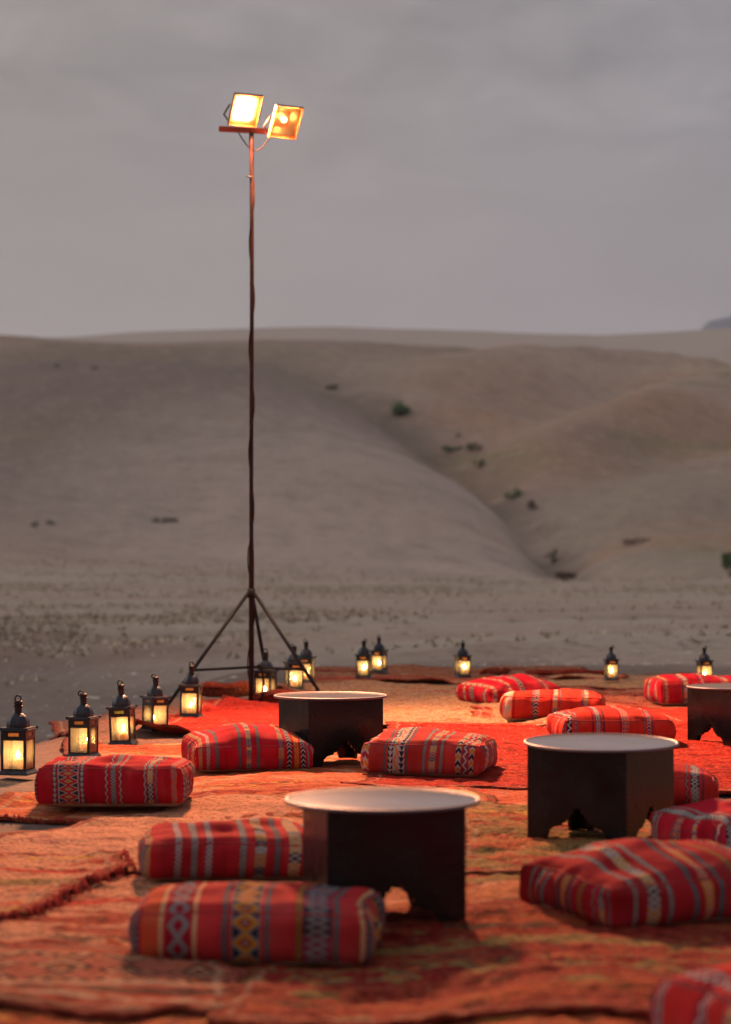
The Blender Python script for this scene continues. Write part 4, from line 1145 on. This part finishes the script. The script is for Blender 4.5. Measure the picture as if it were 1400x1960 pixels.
def shrub(px, py, wpx, hpx, m, label, n=420):
    x, y = plan(px, py) if py < 1100 else ((px - 700) / F * 140, 140.0)
    xs = np.linspace(.82, 1.12, 80) * y
    zz = terrain((px - 700) / F * xs, xs); sy_ = 1080 - F * (zz - CAM_H) / xs
    i = int(np.argmin(np.abs(sy_ - py))); y = xs[i]; x = (px - 700) / F * y; z = float(zz[i])
    w = wpx / F * y; h = hpx / F * y
    rr = random.Random(int(px * 7 + py))
    root = empty('shrub', (x, y, z - .1), rr.uniform(0, 6), label=label, cat='shrub', group='shrubs dotted over the slopes')
    nc = max(4, int(5 + w))
    cl_ = [(rr.uniform(-.42, .42) * w, rr.uniform(-.3, .3) * w, rr.uniform(.25, .75) * h, rr.uniform(.14, .27) * w) for _ in range(nc)]
    vs, fs = [], []
    for k in range(n):
        c = rr.choice(cl_)
        d = Vector((rr.gauss(0, 1), rr.gauss(0, 1), rr.gauss(0, 1))).normalized() * c[3] * rr.random() ** .4
        p = Vector((c[0] + d.x, c[1] + d.y, max(.05 * h, c[2] + d.z * min(1, h / w * 1.6))))
        s = rr.uniform(.035, .085) * (w * .6 + .5)
        a = Vector((rr.gauss(0, 1), rr.gauss(0, 1), rr.gauss(0, 1))).normalized(); t = a.orthogonal().normalized()
        b0 = len(vs); vs += [p - a * s, p + t * s * .5, p + a * s, p - t * s * .5]; fs.append((b0, b0 + 1, b0 + 2, b0 + 3))
    mesh_np('foliage', vs, fs, m, root, False)
    bm = bmesh.new()
    for k in range(5):
        c = cl_[k % nc]; add_tube(bm, [(c[0] * .2, c[1] * .2, 0), (c[0] * .6, c[1] * .6, c[2] * .6), (c[0], c[1], c[2])], [.05, .035, .015], 5)
    bm_obj('stems', bm, TWIG, root, True)


for args in [
    (765, 795, 62, 30, LEAF[0], 'largest dark shrub high in the gully, right of the pole', 900),
    (632, 746, 30, 14, LEAF[1], 'small shrub at the top of the gully', 250),
    (868, 866, 38, 15, LEAF[0], 'low green shrub in the gully bend, left of its twin', 350),
    (906, 862, 34, 20, LEAF[0], 'green shrub in the gully bend, right of its twin', 350),
    (880, 838, 16, 10, LEAF[1], 'tiny shrub just above the gully bend', 120),
    (919, 896, 26, 20, LEAF[1], 'olive shrub below the gully bend by the red bank', 250),
    (985, 952, 42, 22, LEAF[0], 'dark shrub halfway down the gully', 400),
    (1018, 975, 34, 20, LEAF[2], 'dry brown scrub below the halfway shrub in the gully', 250),
    (1058, 1035, 26, 38, LEAF[0], 'upright green shrub near the foot of the gully', 350),
    (1085, 1080, 52, 22, LEAF[2], 'brown scrub at the foot of the gully', 300),
    (1400, 1105, 44, 56, LEAF[0], 'round dark bush cut by the right edge at the foot of the hill', 900),
    (66, 1008, 18, 12, LEAF[0], 'small green shrub at far left, left one of two', 140),
    (96, 1004, 18, 12, LEAF[0], 'small green shrub at far left, right one of two', 140),
    (318, 999, 46, 10, LEAF[1], 'flat green clump on the slope left of the pole', 220),
    (178, 708, 22, 11, LEAF[1], 'faint shrub high on the left hill, right one of two', 140),
    (105, 702, 26, 9, LEAF[1], 'faint shrub high on the left hill, left one of two', 120),
    (1215, 1040, 90, 12, LEAF[2], 'thin dry scrub line on the lower right slope', 200),
]: shrub(*args)


# ------------------------------------------------------------------ dry stubble and stones
def scatter_grass():
    rr = np.random.RandomState(5)
    n = 26000
    u = rr.uniform(-.21, .21, n); y = np.exp(rr.uniform(np.log(33), np.log(165), n)); x = u * y
    dens = .08 + .92 * sstep(fbm(x / 9, y / 4, 81, 3), -.05, .25)
    band = np.maximum(sstep(y, 78, 95) * (1 - sstep(y, 135, 165)), sstep(-x, -1.5, 3) * sstep(y, 38, 44) * (1 - sstep(y, 56, 66)))
    k = rr.rand(n) < dens * (.08 + .92 * band)
    x, y = x[k], y[k]; z = terrain(x, y); n = len(x)
    V, Fc = [], []
    for bl in range(5):
        a = rr.uniform(0, 2 * math.pi, n); h = rr.uniform(.03, .10, n) * (1 + y / 260); wd = .02 + .035 * rr.rand(n); ln = rr.uniform(.03, .14, n)
        bx_, by_ = x + rr.uniform(-.08, .08, n), y + rr.uniform(-.08, .08, n)
        p0 = np.stack([bx_ - np.sin(a) * wd, by_ + np.cos(a) * wd, z - .01], -1); p1 = np.stack([bx_ + np.sin(a) * wd, by_ - np.cos(a) * wd, z - .01], -1)
        p2 = np.stack([bx_ + np.cos(a) * ln, by_ + np.sin(a) * ln, z + h], -1)
        V.append(np.stack([p0, p1, p2], 1).reshape(-1, 3))
    V = np.vstack(V)
    o = mesh_np('dry_grass', V, np.arange(len(V)).reshape(-1, 3), mat('dry_grass', (.54, .46, .36), .9, 0, 0, 1.2, .35), None, False)
    tag(o, kind='stuff')


def scatter_stones():
    rr = np.random.RandomState(9)
    n = 5200
    u = rr.uniform(-.22, .22, n); y = np.exp(rr.uniform(np.log(11.5), np.log(150), n)); x = u * y
    ex = np.interp(y, EDGE_Y, EDGE_X)
    k = (np.maximum(ex - .25 - x, y - 24.9) > 0) & (rr.rand(n) < .12 + .88 * sstep(fbm(x / 5, y / 3.5, 85, 3), 0, .3))
    x, y = x[k], y[k]; z = terrain(x, y); n = len(x)
    s = .010 +   .045 * rr.rand(n) ** 5 + .0006 * y
    oct_ = np.array([(1, 0, 0), (0, 1, 0), (-1, 0, 0), (0, -1, 0), (0, 0, .8), (.6, .6, .4), (-.6, .5, .45), (0, 0, -.3)])
    fc = np.array([(0, 5, 4), (5, 1, 4), (1, 6, 4), (6, 2, 4), (2, 3, 4), (3, 0, 4), (0, 1, 5), (1, 2, 6)])
    a = rr.uniform(0, 6.28, n); ca, sa = np.cos(a), np.sin(a); st = rr.uniform(.6, 1.4, (n, 3))
    P = oct_[None] * st[:, None] * s[:, None, None] * rr.uniform(.8, 1.2, (n, 8, 1))
    V = np.stack([P[..., 0] * ca[:, None] - P[..., 1] * sa[:, None] + x[:, None], P[..., 0] * sa[:, None] + P[..., 1] * ca[:, None] + y[:, None], P[..., 2] * .45 + z[:, None]], -1).reshape(-1, 3)
    Fc = (fc[None] + (np.arange(n) * 8)[:, None, None]).reshape(-1, 3)
    o = mesh_np('stones', V, Fc, mat('pale_stone', (.58, .49, .43), .9, 0, 0, 4, .35), None, False)
    tag(o, kind='stuff')


scatter_grass(); scatter_stones()
